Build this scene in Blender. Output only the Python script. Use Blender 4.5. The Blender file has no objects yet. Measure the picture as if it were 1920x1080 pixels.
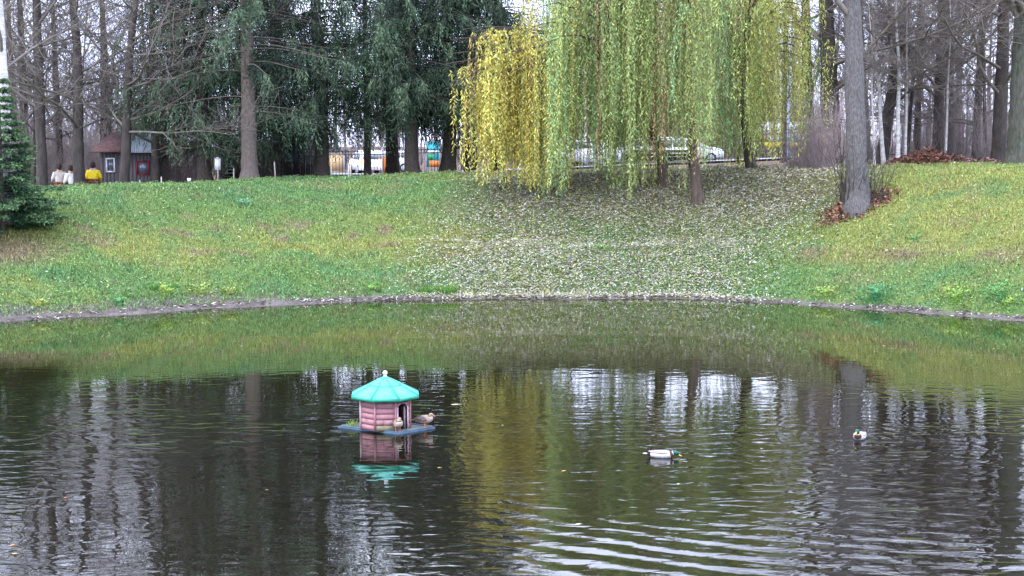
import bpy, bmesh, math, random
import numpy as np
from math import pi, sin, cos, radians as R
from mathutils import Vector, Euler
random.seed(7)
rng = np.random.default_rng(11)
sc = bpy.context.scene
COL = sc.collection

# ------------------------------------------------------------------ camera, sky, sun, exposure
HZ = 5.05
F = 2800.0
PITCH = math.atan(275 / F)
cam_d = bpy.data.cameras.new('camera'); cam = bpy.data.objects.new('camera', cam_d); COL.objects.link(cam)
cam_d.sensor_width = 36; cam_d.lens = F / 1920 * 36; cam_d.clip_end = 2000; cam_d.clip_start = 0.2
cam.location = (0, 0, HZ); cam.rotation_euler = (pi / 2 - PITCH, 0, 0)
sc.camera = cam
SUN_EL, SUN_AZ = R(46), R(215)
w = bpy.data.worlds.new('World'); sc.world = w; w.use_nodes = True
nt = w.node_tree; nt.nodes.clear()
out = nt.nodes.new('ShaderNodeOutputWorld'); bg = nt.nodes.new('ShaderNodeBackground')
sky = nt.nodes.new('ShaderNodeTexSky'); sky.sky_type = 'NISHITA'; sky.sun_disc = False
sky.sun_elevation = SUN_EL; sky.sun_rotation = SUN_AZ; sky.air_density = 1.0; sky.dust_density = 2.0
tc = nt.nodes.new('ShaderNodeTexCoord'); mp = nt.nodes.new('ShaderNodeMapping'); mp.inputs['Scale'].default_value = (1, 1, 2.2)
cn = nt.nodes.new('ShaderNodeTexNoise'); cn.inputs['Scale'].default_value = 2.2; cn.inputs['Detail'].default_value = 6
cr = nt.nodes.new('ShaderNodeValToRGB')
cr.color_ramp.elements[0].position = .3; cr.color_ramp.elements[0].color = (.56, .65, 1.0, 1)
cr.color_ramp.elements[1].position = .7; cr.color_ramp.elements[1].color = (.80, .85, 1.0, 1)
mul = nt.nodes.new('ShaderNodeVectorMath'); mul.operation = 'SCALE'; mul.inputs['Scale'].default_value = 33
mx = nt.nodes.new('ShaderNodeMix'); mx.data_type = 'RGBA'; mx.inputs[0].default_value = .88
L = nt.links.new
L(tc.outputs['Generated'], mp.inputs[0]); L(mp.outputs[0], cn.inputs['Vector']); L(cn.outputs[0], cr.inputs[0])
L(cr.outputs[0], mul.inputs[0]); L(sky.outputs[0], mx.inputs[6]); L(mul.outputs[0], mx.inputs[7])
L(mx.outputs[2], bg.inputs[0]); bg.inputs[1].default_value = .1; L(bg.outputs[0], out.inputs[0])
sun_d = bpy.data.lights.new('sun', 'SUN'); sun = bpy.data.objects.new('sun', sun_d); COL.objects.link(sun)
sun_d.energy = 1.5; sun_d.angle = R(14); sun_d.color = (1, .96, .9)
sun.rotation_euler = (pi / 2 - SUN_EL, 0, pi - SUN_AZ + 0)
# nishita: rotation measured from +Y clockwise; sun lamp's -Z must point away from the sun
sd = Vector((sin(SUN_AZ) * cos(SUN_EL), cos(SUN_AZ) * cos(SUN_EL), sin(SUN_EL)))
sun.rotation_euler = sd.to_track_quat('Z', 'Y').to_euler()
sc.view_settings.view_transform = 'Standard'; sc.view_settings.look = 'None'
sc.view_settings.exposure = .74; sc.view_settings.gamma = 1; sc.view_settings.use_curve_mapping = False
sc.render.engine = 'CYCLES'
sc.cycles.max_bounces = 5; sc.cycles.diffuse_bounces = 2; sc.cycles.glossy_bounces = 3; sc.cycles.transparent_max_bounces = 6
sc.cycles.caustics_reflective = False; sc.cycles.caustics_refractive = False
sc.cycles.use_denoising = True

# ------------------------------------------------------------------ helpers
def at(px, py, Y):
    u = (px - 960) / F; v = (540 - py) / F
    dy = cos(PITCH) + v * sin(PITCH); dz = -sin(PITCH) + v * cos(PITCH)
    return Vector((u * Y / dy, Y, HZ + dz * Y / dy))
def proj(x, y, z):
    rz = z - HZ
    d = y * cos(PITCH) - rz * sin(PITCH)
    return 960 + F * x / d, 540 - F * (y * sin(PITCH) + rz * cos(PITCH)) / d
CX, CY, PR = .6, 27.9, 19.9
def _h(ix, iy, s):
    n = (ix.astype(np.int64) * 374761393 + iy.astype(np.int64) * 668265263 + s * 1442695041) & 0xffffffff
    n = ((n ^ (n >> 13)) * 1274126177) & 0xffffffff
    return ((n ^ (n >> 16)) & 0xffff) / 65535.0
def vn(x, y, s=0):
    x = np.asarray(x, float); y = np.asarray(y, float)
    ix, iy = np.floor(x), np.floor(y); fx, fy = x - ix, y - iy
    fx = fx * fx * (3 - 2 * fx); fy = fy * fy * (3 - 2 * fy)
    a, b, c, d = _h(ix, iy, s), _h(ix + 1, iy, s), _h(ix, iy + 1, s), _h(ix + 1, iy + 1, s)
    return (a * (1 - fx) + b * fx) * (1 - fy) + (c * (1 - fx) + d * fx) * fy
def fbm(x, y, s=0, o=4):
    t = 0; a = .5; m = 0
    for k in range(o):
        t = t + a * vn(x * 2 ** k, y * 2 ** k, s + k); m += a; a *= .55
    return t / m
def shore_d(x, y):
    x = np.asarray(x, float); y = np.asarray(y, float)
    dx, dy = (x - CX), (y - CY)
    ang = np.arctan2(dy, dx)
    rr = PR + .35 * np.sin(ang * 5 + 1) + .22 * np.sin(ang * 11) + .08 * np.sin(ang * 27 + 2) + .3 * (vn(ang * 9, ang * 0, 3) - .5) + .22 * (vn(ang * 45, ang * 0, 4) - .5) + .14 * (vn(ang * 140, ang * 0, 6) - .5)
    return np.hypot(dx, dy) - rr
def terrain(x, y):
    x = np.asarray(x, float); y = np.asarray(y, float)
    r = shore_d(x, y)
    zc = np.interp(x, [-18, -6, 18], [3.25, 3.6, 4.1])
    zfar = np.interp(x, [-30, -8, 2, 25], [3.0, 2.95, 3.3, 4.3])
    t = np.clip((y - 60) / 22, 0, 1)
    top = zc * (1 - t) + zfar * t - .5 * np.clip((-x - 12) / 3, 0, 1) * np.clip((y - 58.5) / 2.5, 0, 1)
    prof = np.interp(r, [-6, -1.5, 0, .7, 1.0, 3.2, 4.3, 5.0, 8.2, 9.6, 12], [-1.6, -.5, 0, .05, .075, .36, .44, .55, .93, .985, 1.0])
    z = np.where(prof > .05, prof * top, prof)
    z = np.where(r < 1.0, np.interp(r, [-6, -1.5, 0, .7, 1.0], [-1.6, -.5, 0, .1, .075 * 3.6]), z)
    bump = (fbm(x * .6, y * .6, 5) - .5) * .42 + (fbm(x * 2.2, y * 2.2, 9, 3) - .5) * .13
    z = z + bump * np.clip((r - .3) / 2, 0, 1) * np.clip((90 - y) / 12, 0, 1)
    return z
def gz(x, y): return float(terrain(x, y))
def ground_at(px, py, lo=40, hi=84):
    ys = np.linspace(lo, hi, 1200)
    p0 = at(px, py, 1.0)
    xs = ys * p0.x; zs = HZ + (p0.z - HZ) * ys
    t = terrain(xs, ys)
    k = np.nonzero(t >= zs)[0]
    k = k[0] if len(k) else -1
    return Vector((xs[k], ys[k], float(t[k])))

def tag(o, label=None, cat=None, group=None, kind=None):
    if label: o['label'] = label
    if cat: o['category'] = cat
    if group: o['group'] = group
    if kind: o['kind'] = kind
    return o
def empty(name, loc, rz=0, **k):
    o = bpy.data.objects.new(name, None); COL.objects.link(o); o.location = loc; o.rotation_euler = (0, 0, rz)
    o.empty_display_size = .3
    return tag(o, **k)
def link(name, me, parent=None, m=None):
    o = bpy.data.objects.new(name, me); COL.objects.link(o)
    if m is not None and len(me.materials) == 0: me.materials.append(m)
    if parent is not None: o.parent = parent
    return o
def copy_tree(o, parent=None):
    c = o.copy(); COL.objects.link(c); c.parent = parent
    for ch in list(o.children): copy_tree(ch, c)
    return c
class MB:
    """numpy mesh builder: quads and triangles with a colour for each vertex"""
    def __init__(s): s.v = []; s.f = []; s.c = []; s.n = 0; s.mi = []
    def add(s, V, Fc, color=None, mi=0):
        V = np.asarray(V, float).reshape(-1, 3); s.v.append(V)
        for fc in (Fc if isinstance(Fc, list) and len(Fc) and isinstance(Fc[0], np.ndarray) else [np.asarray(Fc)]):
            s.f.append(fc + s.n); s.mi.append(np.full(len(fc), mi))
        if color is None: color = (1, 1, 1)
        c = np.asarray(color, float)
        s.c.append(np.broadcast_to(c, (len(V), 3)) if c.ndim == 1 else c)
        s.n += len(V)
    def mesh(s, name, m=None, smooth=False, attr=False):
        me = bpy.data.meshes.new(name)
        V = np.concatenate(s.v); me.vertices.add(len(V)); me.vertices.foreach_set('co', V.astype(np.float32).ravel())
        loops = np.concatenate([f.ravel() for f in s.f]); cnt = np.concatenate([np.full(len(f), f.shape[1]) for f in s.f])
        st = np.concatenate([[0], np.cumsum(cnt)[:-1]])
        me.loops.add(len(loops)); me.loops.foreach_set('vertex_index', loops.astype(np.int32))
        me.polygons.add(len(cnt)); me.polygons.foreach_set('loop_start', st.astype(np.int32))
        me.polygons.foreach_set('loop_total', cnt.astype(np.int32))
        me.polygons.foreach_set('material_index', np.concatenate(s.mi).astype(np.int32))
        if smooth: me.polygons.foreach_set('use_smooth', np.ones(len(cnt), bool))
        if attr:
            a = me.color_attributes.new('col', 'FLOAT_COLOR', 'POINT')
            C = np.concatenate(s.c); C = np.hstack([C, np.ones((len(C), 1))]).astype(np.float32); a.data.foreach_set('color', C.ravel())
        me.update(calc_edges=True)
        for q in (m if isinstance(m, (list, tuple)) else [m]):
            if q is not None: me.materials.append(q)
        return me
    def build(s, name, m=None, parent=None, smooth=False, attr=False):
        return link(name, s.mesh(name, m, smooth, attr), parent)
    def box(s, c, d, rz=0, ry=0, mi=0, color=None, rx=0):
        V = np.array([[x, y, z] for x in (-.5, .5) for y in (-.5, .5) for z in (-.5, .5)]) * np.array(d)
        if rx: V = V @ np.array([[1, 0, 0], [0, cos(rx), sin(rx)], [0, -sin(rx), cos(rx)]])
        if ry: V = V @ np.array([[cos(ry), 0, -sin(ry)], [0, 1, 0], [sin(ry), 0, cos(ry)]])
        if rz: V = V @ np.array([[cos(rz), sin(rz), 0], [-sin(rz), cos(rz), 0], [0, 0, 1]])
        s.add(V + np.array(c), np.array([[0, 1, 3, 2], [4, 6, 7, 5], [0, 4, 5, 1], [2, 3, 7, 6], [0, 2, 6, 4], [1, 5, 7, 3]]), color, mi)
    def tube(s, P, rad, n=8, cap=True, color=None, mi=0, ell=None, jit=0, up=(0, 0, 1)):
        P = np.asarray(P, float); k = len(P); rad = np.broadcast_to(np.asarray(rad, float), (k,))
        T = np.gradient(P, axis=0); T /= np.linalg.norm(T, axis=1)[:, None] + 1e-9
        ref = np.array(up, float)
        if abs(T[:, 2]).mean() > .9 and abs(ref[2]) > .9: ref = np.array([0, 1., 0])
        A = np.cross(T, ref); A /= np.linalg.norm(A, axis=1)[:, None] + 1e-9
        B = np.cross(A, T)
        th = np.arange(n) * 2 * pi / n
        e = np.ones(k) if ell is None else np.asarray(ell, float)
        V = P[:, None] + rad[:, None, None] * (np.cos(th)[None, :, None] * A[:, None] + (np.sin(th)[None, :, None] * B[:, None]) * e[:, None, None])
        if jit: V = P[:, None] + (V - P[:, None]) * (1 + (rng.random((k, n, 1)) - .5) * 2 * jit)
        i = np.arange(k - 1)[:, None] * n; j = np.arange(n)[None]; j2 = (j + 1) % n
        Q = np.stack([i + j, i + j2, i + n + j2, i + n + j], -1).reshape(-1, 4)
        fs = [Q]
        V = V.reshape(-1, 3)
        if cap:
            V = np.vstack([V, P[0], P[-1]])
            a = k * n
            fs.append(np.array([[a, (q + 1) % n, q] for q in range(n)] + [[a + 1, (k - 1) * n + q, (k - 1) * n + (q + 1) % n] for q in range(n)]))
        s.add(V, fs, color, mi)
    def segs(s, P0, P1, r0, r1, n=3, color=None):
        """many prisms at once"""
        P0 = np.asarray(P0); P1 = np.asarray(P1); r0 = np.asarray(r0)[:, None]; r1 = np.asarray(r1)[:, None]
        T = P1 - P0; T = T / (np.linalg.norm(T, axis=1)[:, None] + 1e-9)
        ref = np.where(np.abs(T[:, 2:3]) > .8, [[0, 1., 0]], [[0, 0, 1.]])
        A = np.cross(T, ref); A /= np.linalg.norm(A, axis=1)[:, None] + 1e-9; B = np.cross(A, T)
        V = []
        for q in range(n):
            d = cos(2 * pi * q / n) * A + sin(2 * pi * q / n) * B
            V += [P0 + d * r0, P1 + d * r1]
        V = np.stack(V, 1)
        base = np.arange(len(P0))[:, None, None] * 2 * n
        f = np.array([[2 * q, 2 * ((q + 1) % n), 2 * ((q + 1) % n) + 1, 2 * q + 1] for q in range(n)])[None]
        cc = None
        if color is not None and np.ndim(color) == 2: cc = np.repeat(color, 2 * n, 0)
        else: cc = color
        s.add(V.reshape(-1, 3), (base + f).reshape(-1, 4), cc)
    def leaves(s, P, D, S, ln, wd, color, tri=False):
        """diamond leaves: base P, direction D, side S"""
        ln = np.broadcast_to(ln, (len(P),))[:, None]; wd = np.broadcast_to(wd, (len(P),))[:, None]
        if tri:
            V = np.stack([P - S * wd / 2, P + S * wd / 2, P + D * ln], 1); k = 3
        else:
            V = np.stack([P, P + D * ln * .45 + S * wd / 2, P + D * ln, P + D * ln * .45 - S * wd / 2], 1); k = 4
        f = np.arange(len(P) * k).reshape(-1, k)
        s.add(V.reshape(-1, 3), f, np.repeat(color, k, 0) if np.ndim(color) == 2 else color)
def unit(v): return v / (np.linalg.norm(v, axis=-1, keepdims=True) + 1e-9)
def rnd_dir(n): return unit(rng.normal(size=(n, 3)))
def jitc(base, n, amt=.25):
    b = np.broadcast_to(np.asarray(base, float), (n, 3))
    return np.clip(b * (1 + (rng.random((n, 1)) - .5) * 2 * amt) * (1 + (rng.random((n, 3)) - .5) * amt * .5), 0, 1)

# ------------------------------------------------------------------ materials
def newmat(name):
    m = bpy.data.materials.new(name); m.use_nodes = True; nt = m.node_tree
    return m, nt, nt.nodes['Principled BSDF'], nt.nodes['Material Output']
def mat(name, c, rough=.8, var=.25, scale=8, bump=.0, bscale=None, metal=0, c2=None, stretch=(1, 1, 1), emit=0, spec=.3, alpha=None):
    m, nt, b, o = newmat(name); N = nt.nodes.new; Lk = nt.links.new
    b.inputs['Roughness'].default_value = rough; b.inputs['Metallic'].default_value = metal
    b.inputs['Specular IOR Level'].default_value = spec
    t = N('ShaderNodeTexCoord'); mp = N('ShaderNodeMapping'); mp.inputs['Scale'].default_value = stretch; Lk(t.outputs['Object'], mp.inputs[0])
    n = N('ShaderNodeTexNoise'); n.inputs['Scale'].default_value = scale; n.inputs['Detail'].default_value = 6; n.inputs['Roughness'].default_value = .65
    Lk(mp.outputs[0], n.inputs['Vector'])
    r = N('ShaderNodeValToRGB'); r.color_ramp.elements[0].position = .32; r.color_ramp.elements[1].position = .68
    lo = tuple(x * (1 - var) for x in c) if c2 is None else c2; hi = tuple(min(1, x * (1 + var)) for x in c) if c2 is None else c
    r.color_ramp.elements[0].color = (*lo, 1); r.color_ramp.elements[1].color = (*hi, 1)
    Lk(n.outputs[0], r.inputs[0]); Lk(r.outputs[0], b.inputs['Base Color'])
    if bump:
        n2 = N('ShaderNodeTexNoise'); n2.inputs['Scale'].default_value = bscale or scale * 3; n2.inputs['Detail'].default_value = 5
        Lk(mp.outputs[0], n2.inputs['Vector'])
        bp = N('ShaderNodeBump'); bp.inputs['Strength'].default_value = 1; bp.inputs['Distance'].default_value = bump
        Lk(n2.outputs[0], bp.inputs['Height']); Lk(bp.outputs[0], b.inputs['Normal'])
    if emit:
        b.inputs['Emission Color'].default_value = (*c, 1); b.inputs['Emission Strength'].default_value = emit
    return m
def foliage_mat(name, trans=.3, rough=.6):
    m, nt, b, o = newmat(name); N = nt.nodes.new; Lk = nt.links.new
    a = N('ShaderNodeAttribute'); a.attribute_name = 'col'
    b.inputs['Roughness'].default_value = rough; b.inputs['Specular IOR Level'].default_value = .25
    Lk(a.outputs['Color'], b.inputs['Base Color'])
    if trans:
        tr = N('ShaderNodeBsdfTranslucent'); Lk(a.outputs['Color'], tr.inputs[0])
        ms = N('ShaderNodeMixShader'); ms.inputs[0].default_value = trans
        Lk(b.outputs[0], ms.inputs[1]); Lk(tr.outputs[0], ms.inputs[2]); Lk(ms.outputs[0], o.inputs[0])
    return m
M = {}
M['leaf'] = foliage_mat('leaf_surface', .35)
M['grass'] = foliage_mat('grass_blade', .25)
M['litter'] = foliage_mat('dry_leaf', .15)
M['needle'] = foliage_mat('needle_foliage', .12, .7)
M['twig'] = mat('grey_brown_twig', (.17, .145, .13), .9, .3, 3)
M['twig_pale'] = mat('pale_twig', (.27, .235, .22), .9, .3, 3)
M['bark_dark'] = mat('dark_bark', (.06, .05, .046), .95, .45, 6, .03, 14, stretch=(1, 1, .3))
M['bark_grey'] = mat('grey_lichen_bark', (.16, .15, .148), .95, .4, 18, .05, 16, c2=(.055, .05, .05), stretch=(1, 1, .45))
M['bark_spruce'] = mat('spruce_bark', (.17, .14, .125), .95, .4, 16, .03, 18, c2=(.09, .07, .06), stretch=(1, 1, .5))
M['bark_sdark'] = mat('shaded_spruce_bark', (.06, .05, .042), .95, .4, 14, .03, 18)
M['bark_green'] = mat('mossy_green_bark', (.115, .112, .098), .95, .4, 9, .05, 16, c2=(.035, .045, .028), stretch=(1, 1, .35))
M['bark_willow'] = mat('willow_bark', (.075, .055, .045), .95, .4, 8, .03, 16, stretch=(1, 1, .3))
M['birch'] = mat('birch_bark', (.68, .67, .67), .7, .1, 4, .006, 12, c2=(.3, .28, .27), stretch=(1, 1, 3))
M['moss'] = mat('moss', (.06, .08, .02), 1, .4, 12, .02)

# ------------------------------------------------------------------ ground colour plan (patches of turf, soil and litter, willow shade put in)
def leaf_zone(px, py):
    left = np.interp(py, [320, 400, 470, 560], [930, 860, 800, 790])
    right = np.interp(py, [320, 400, 470, 560], [1600, 1560, 1440, 1400])
    return np.clip((px - left + 90) / 200, 0, 1) * np.clip((right - px + 90) / 200, 0, 1)
def turf_colour(x, y):
    z = terrain(x, y); px, py = proj(x, y, z)
    n1 = fbm(x * .28, y * .5, 21); n2 = fbm(x * .8, y * 1.4, 31); n3 = fbm(x * .9 + 9, y * 1.8, 41)
    green = np.array([.19, .30, .095]); yel = np.array([.33, .355, .105]); deep = np.array([.115, .255, .105]); brown = np.array([.31, .235, .15])
    x1 = lambda a: np.asarray(a)[..., None]
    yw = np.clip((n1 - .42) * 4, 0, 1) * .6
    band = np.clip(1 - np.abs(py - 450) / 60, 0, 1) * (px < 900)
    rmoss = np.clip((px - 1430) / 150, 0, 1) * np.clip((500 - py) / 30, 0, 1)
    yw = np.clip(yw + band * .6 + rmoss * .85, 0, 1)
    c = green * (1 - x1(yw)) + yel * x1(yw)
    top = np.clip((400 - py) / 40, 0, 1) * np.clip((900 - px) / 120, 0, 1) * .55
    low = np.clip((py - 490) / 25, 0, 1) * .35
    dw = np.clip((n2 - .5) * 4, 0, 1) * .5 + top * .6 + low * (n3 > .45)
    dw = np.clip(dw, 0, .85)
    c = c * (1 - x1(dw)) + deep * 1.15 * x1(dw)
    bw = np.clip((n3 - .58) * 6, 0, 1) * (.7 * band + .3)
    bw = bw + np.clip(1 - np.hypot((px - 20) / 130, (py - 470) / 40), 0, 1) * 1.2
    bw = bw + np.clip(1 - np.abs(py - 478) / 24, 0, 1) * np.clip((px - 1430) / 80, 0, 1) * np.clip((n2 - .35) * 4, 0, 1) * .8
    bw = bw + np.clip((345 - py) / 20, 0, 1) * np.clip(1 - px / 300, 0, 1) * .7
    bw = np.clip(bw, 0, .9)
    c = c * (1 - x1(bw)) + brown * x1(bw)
    lz = leaf_zone(px, py) * np.clip((430 - py) / 60, 0, 1) * .75
    c = c * (1 - x1(lz)) + np.array([.22, .2, .15]) * x1(lz)  # litter brown, with the willow's shade put into the colour
    return c, px, py, z
def ground_colour(x, y):
    c, px, py, z = turf_colour(x, y); r = shore_d(x, y); x1 = lambda a: np.asarray(a)[..., None]
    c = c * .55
    mud = np.clip((.62 + .5 * (fbm(x * 2, y * 2, 77) - .5) + .3 * np.clip((-x - 3) / 6, 0, 1) * 2 - r) / .2, 0, 1)
    mudc = np.array([.14, .12, .112]) * (.45 + 1.1 * x1(fbm(x * 3, y * 3, 71)))
    c = c * (1 - x1(mud)) + mudc * x1(mud)
    bot = np.clip(-r / .3, 0, 1); c = c * (1 - x1(bot)) + np.array([.05, .045, .03]) * x1(bot)
    wood = np.clip((y - 60.5 + 3 * (fbm(x * .3, y * .3, 61) - .5)) / 2.5, 0, 1)
    wc = np.array([.15, .105, .085]) * (.6 + .8 * x1(fbm(x * 1.3, y * 1.3, 51)))
    return c * (1 - x1(wood)) + wc * x1(wood)

xs = np.concatenate([np.linspace(-400, -70, 12), np.linspace(-60, -25, 30), np.arange(-24, 24.01, .22), np.linspace(25, 60, 30), np.linspace(70, 400, 12)])
ys = np.concatenate([np.linspace(-60, 2, 14), np.linspace(4, 40, 60), np.arange(40.2, 64, .2), np.linspace(64.5, 110, 70), np.linspace(115, 700, 20)])
GX, GY = np.meshgrid(xs, ys); GZ = terrain(GX, GY)
g = MB(); nx, ny = len(xs), len(ys)
ii = (np.arange(ny - 1)[:, None] * nx + np.arange(nx - 1)[None]).ravel()
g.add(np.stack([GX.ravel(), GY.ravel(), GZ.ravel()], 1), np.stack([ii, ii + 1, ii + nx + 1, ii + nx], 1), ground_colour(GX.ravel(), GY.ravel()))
def ground_mat():
    m, nt, b, o = newmat('turf_and_soil'); N = nt.nodes.new; Lk = nt.links.new
    a = N('ShaderNodeAttribute'); a.attribute_name = 'col'; t = N('ShaderNodeTexCoord')
    n = N('ShaderNodeTexNoise'); n.inputs['Scale'].default_value = 14; n.inputs['Detail'].default_value = 8; n.inputs['Roughness'].default_value = .8
    Lk(t.outputs['Object'], n.inputs['Vector'])
    r = N('ShaderNodeValToRGB'); r.color_ramp.elements[0].position = .35; r.color_ramp.elements[0].color = (.4, .4, .4, 1); r.color_ramp.elements[1].position = .68; r.color_ramp.elements[1].color = (1.7, 1.7, 1.7, 1)
    mu = N('ShaderNodeMix'); mu.data_type = 'RGBA'; mu.blend_type = 'MULTIPLY'; mu.inputs[0].default_value = 1
    Lk(n.outputs[0], r.inputs[0]); Lk(a.outputs['Color'], mu.inputs[6]); Lk(r.outputs[0], mu.inputs[7]); Lk(mu.outputs[2], b.inputs['Base Color'])
    bp = N('ShaderNodeBump'); bp.inputs['Distance'].default_value = .06; Lk(n.outputs[0], bp.inputs['Height']); Lk(bp.outputs[0], b.inputs['Normal'])
    b.inputs['Roughness'].default_value = .95; b.inputs['Specular IOR Level'].default_value = .1
    return m
tag(g.build('ground', ground_mat(), smooth=True, attr=True), kind='structure')

# ------------------------------------------------------------------ water
DR1 = at(1240, 864, 14140 / (864 - 265)); DR1.z = 0
DR2 = at(1612, 829, 14140 / (829 - 265)); DR2.z = 0
HOUSE = at(723, 808, 14140 / (808 - 265)); HOUSE.z = 0
def water_mat():
    m, nt, b, o = newmat('pond_water'); N = nt.nodes.new; Lk = nt.links.new
    b.inputs['Roughness'].default_value = .0; b.inputs['IOR'].default_value = 1.6
    b.inputs['Base Color'].default_value = (.03, .028, .014, 1)
    t = N('ShaderNodeTexCoord')
    def math2(op, a, c=None):
        q = N('ShaderNodeMath'); q.operation = op
        for k, v in enumerate((a, c)):
            if v is None: continue
            if isinstance(v, (int, float)): q.inputs[k].default_value = v
            else: Lk(v, q.inputs[k])
        return q.outputs[0]
    def noise(scale, st, det=2, off=0, dist=0, rough=.5):
        mp = N('ShaderNodeMapping'); mp.inputs['Scale'].default_value = st; mp.inputs['Location'].default_value = (off, off * .7, 0)
        Lk(t.outputs['Object'], mp.inputs[0]); n = N('ShaderNodeTexNoise'); n.inputs['Scale'].default_value = scale; n.inputs['Detail'].default_value = det
        n.inputs['Distortion'].default_value = dist; n.inputs['Roughness'].default_value = rough
        Lk(mp.outputs[0], n.inputs['Vector']); return n.outputs[0]
    def ramp(v, a, b2):
        q = N('ShaderNodeMapRange'); q.interpolation_type = 'SMOOTHSTEP'; Lk(v, q.inputs[0]); q.inputs[1].default_value = a; q.inputs[2].default_value = b2; return q.outputs[0]
    sp = N('ShaderNodeSeparateXYZ'); Lk(t.outputs['Object'], sp.inputs[0]); X, Y = sp.outputs[0], sp.outputs[1]
    fine = noise(1.0, (4.5, 8.5, 1), 2, 3, .4)
    mid = noise(1.0, (1.7, 3.4, 1), 1, 13, .7)
    near = ramp(Y, 36, 22)
    patch = ramp(noise(.16, (1, 1.0, 1), 2, 31), .38, .62)
    amp = math2('ADD', math2('MULTIPLY', near, math2('ADD', math2('MULTIPLY', patch, 1.0), .22)), .06)
    h = math2('MULTIPLY', math2('ADD', math2('MULTIPLY', fine, .0014), math2('MULTIPLY', mid, .0145)), amp)
    # long, low ripples that come in from the right
    wob = noise(.5, (1, 1, 1), 2, 51)
    def rings(cx, cy, k, Ld, am, wobk=1.0):
        dx = math2('SUBTRACT', X, cx); dy = math2('SUBTRACT', Y, cy)
        r = math2('SQRT', math2('ADD', math2('MULTIPLY', dx, dx), math2('MULTIPLY', dy, dy)))
        rr = math2('ADD', r, math2('MULTIPLY', wob, wobk))
        s = math2('SINE', math2('MULTIPLY', rr, k))
        e = math2('POWER', 2.718, math2('MULTIPLY', r, -1.0 / Ld))
        return math2('MULTIPLY', math2('MULTIPLY', s, e), am), r
    r1, _ = rings(DR2.x, DR2.y, 17, 1.3, .0022, .25)
    r2, _ = rings(DR1.x - .6, DR1.y, 30, .7, .0008, .1)
    r3, _ = rings(HOUSE.x + 2.1, HOUSE.y - 1.6, 24, .9, .0015, .15)
    r4, rd = rings(9.5, 33.5, 12.5, 900, 1, .5)
    gate = math2('MULTIPLY', ramp(rd, 14.0, 17.0), math2('MULTIPLY', ramp(X, -1.2, 2.0), ramp(noise(.3, (1, 1, 1), 1, 71), .3, .6)))
    r4 = math2('MULTIPLY', math2('MULTIPLY', r4, gate), .0065)
    for q in (r1, r2, r3, r4): h = math2('ADD', h, q)
    bp = N('ShaderNodeBump'); bp.inputs['Strength'].default_value = 1; bp.inputs['Distance'].default_value = 1.0
    Lk(h, bp.inputs['Height']); Lk(bp.outputs[0], b.inputs['Normal'])
    # murky body colour, with the bank's green reflection put in toward the far margin
    cr = N('ShaderNodeMix'); cr.data_type = 'RGBA'; Lk(ramp(Y, 24, 46), cr.inputs[0])
    cr.inputs[6].default_value = (.008, .007, .004, 1); cr.inputs[7].default_value = (.024, .028, .007, 1)
    Lk(cr.outputs[2], b.inputs['Base Color'])
    return m
wm = MB(); th = np.linspace(0, 2 * pi, 97)[:-1]
V = [[CX, CY, 0]] + [[CX + 21.2 * cos(a), CY + 21.2 * sin(a), 0] for a in th]
wm.add(np.array(V), np.array([[0, 1 + k, 1 + (k + 1) % 96] for k in range(96)]))
tag(wm.build('water', water_mat()), kind='structure')

# ------------------------------------------------------------------ grass, fallen leaves
def sample_bank(n, rmin=.75, xr=21):
    x = rng.uniform(-xr, xr, n * 2); y = rng.uniform(40, 63, n * 2)
    r = shore_d(x, y); z = terrain(x, y); px, py = proj(x, y, z)
    k = (r > rmin) & (px > -130) & (px < 2050)
    return x[k][:n], y[k][:n]
def grass_blades():
    x, y = sample_bank(420000, .62)
    c, px, py, z = turf_colour(x, y)
    keep = rng.random(len(x)) > leaf_zone(px, py) * np.clip((440 - py) / 60, 0, 1) * .7
    keep &= rng.random(len(x)) > np.clip((y - 58.5) / 4, 0, .95)
    x, y, z, c = x[keep], y[keep], z[keep], c[keep]
    n = len(x); tall = .6 + .9 * fbm(x * 1.4, y * 1.4, 91)
    D = unit(np.stack([rng.normal(0, .55, n), rng.normal(-.25, .45, n), np.full(n, 1.0)], 1)); a = rng.uniform(0, pi, n)
    S = np.stack([np.cos(a), np.sin(a) * .6, np.zeros(n)], 1)
    b = MB(); b.leaves(np.stack([x, y, z - .01], 1), D, S, rng.uniform(.05, .13, n) * tall, rng.uniform(.02, .042, n), np.clip(c * (.35 + 1.5 * rng.random((n, 1)) ** 1.6), 0, 1) , tri=True)
    tag(b.build('grass', M['grass'], attr=True), label='short green and yellowish grass covering the far bank', cat='grass', kind='stuff')
grass_blades()
def flat_leaves(x, y, ln, wd, col, up=.02, tilt=.35):
    n = len(x); z = terrain(x, y) + up * rng.random(n) + .012; a = rng.uniform(0, 2 * pi, n)
    D = unit(np.stack([np.cos(a), np.sin(a), rng.normal(0, tilt, n)], 1)); S = unit(np.stack([-np.sin(a), np.cos(a), rng.normal(0, tilt, n)], 1))
    return np.stack([x, y, z], 1), D, S, ln, wd, col
x, y = sample_bank(620000, .15)
z = terrain(x, y); px, py = proj(x, y, z)
k = rng.random(len(x)) < leaf_zone(px, py) ** 1.5 * (.4 + .9 * fbm(x * .9, y * .9, 15)) * 1.15 + .006
x, y, px, py = x[k], y[k], px[k], py[k]; n = len(x)
pale = np.array([.57, .55, .48]); ylw = np.array([.42, .42, .14]); brn = np.array([.22, .16, .12])
q = rng.random((n, 1)); br = np.interp(py, [330, 430, 480], [.36, .2, .1])[:, None]
col = np.where(q < br, brn, np.where(q < .72, pale, ylw)) * (.6 + .6 * rng.random((n, 1)))
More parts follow.
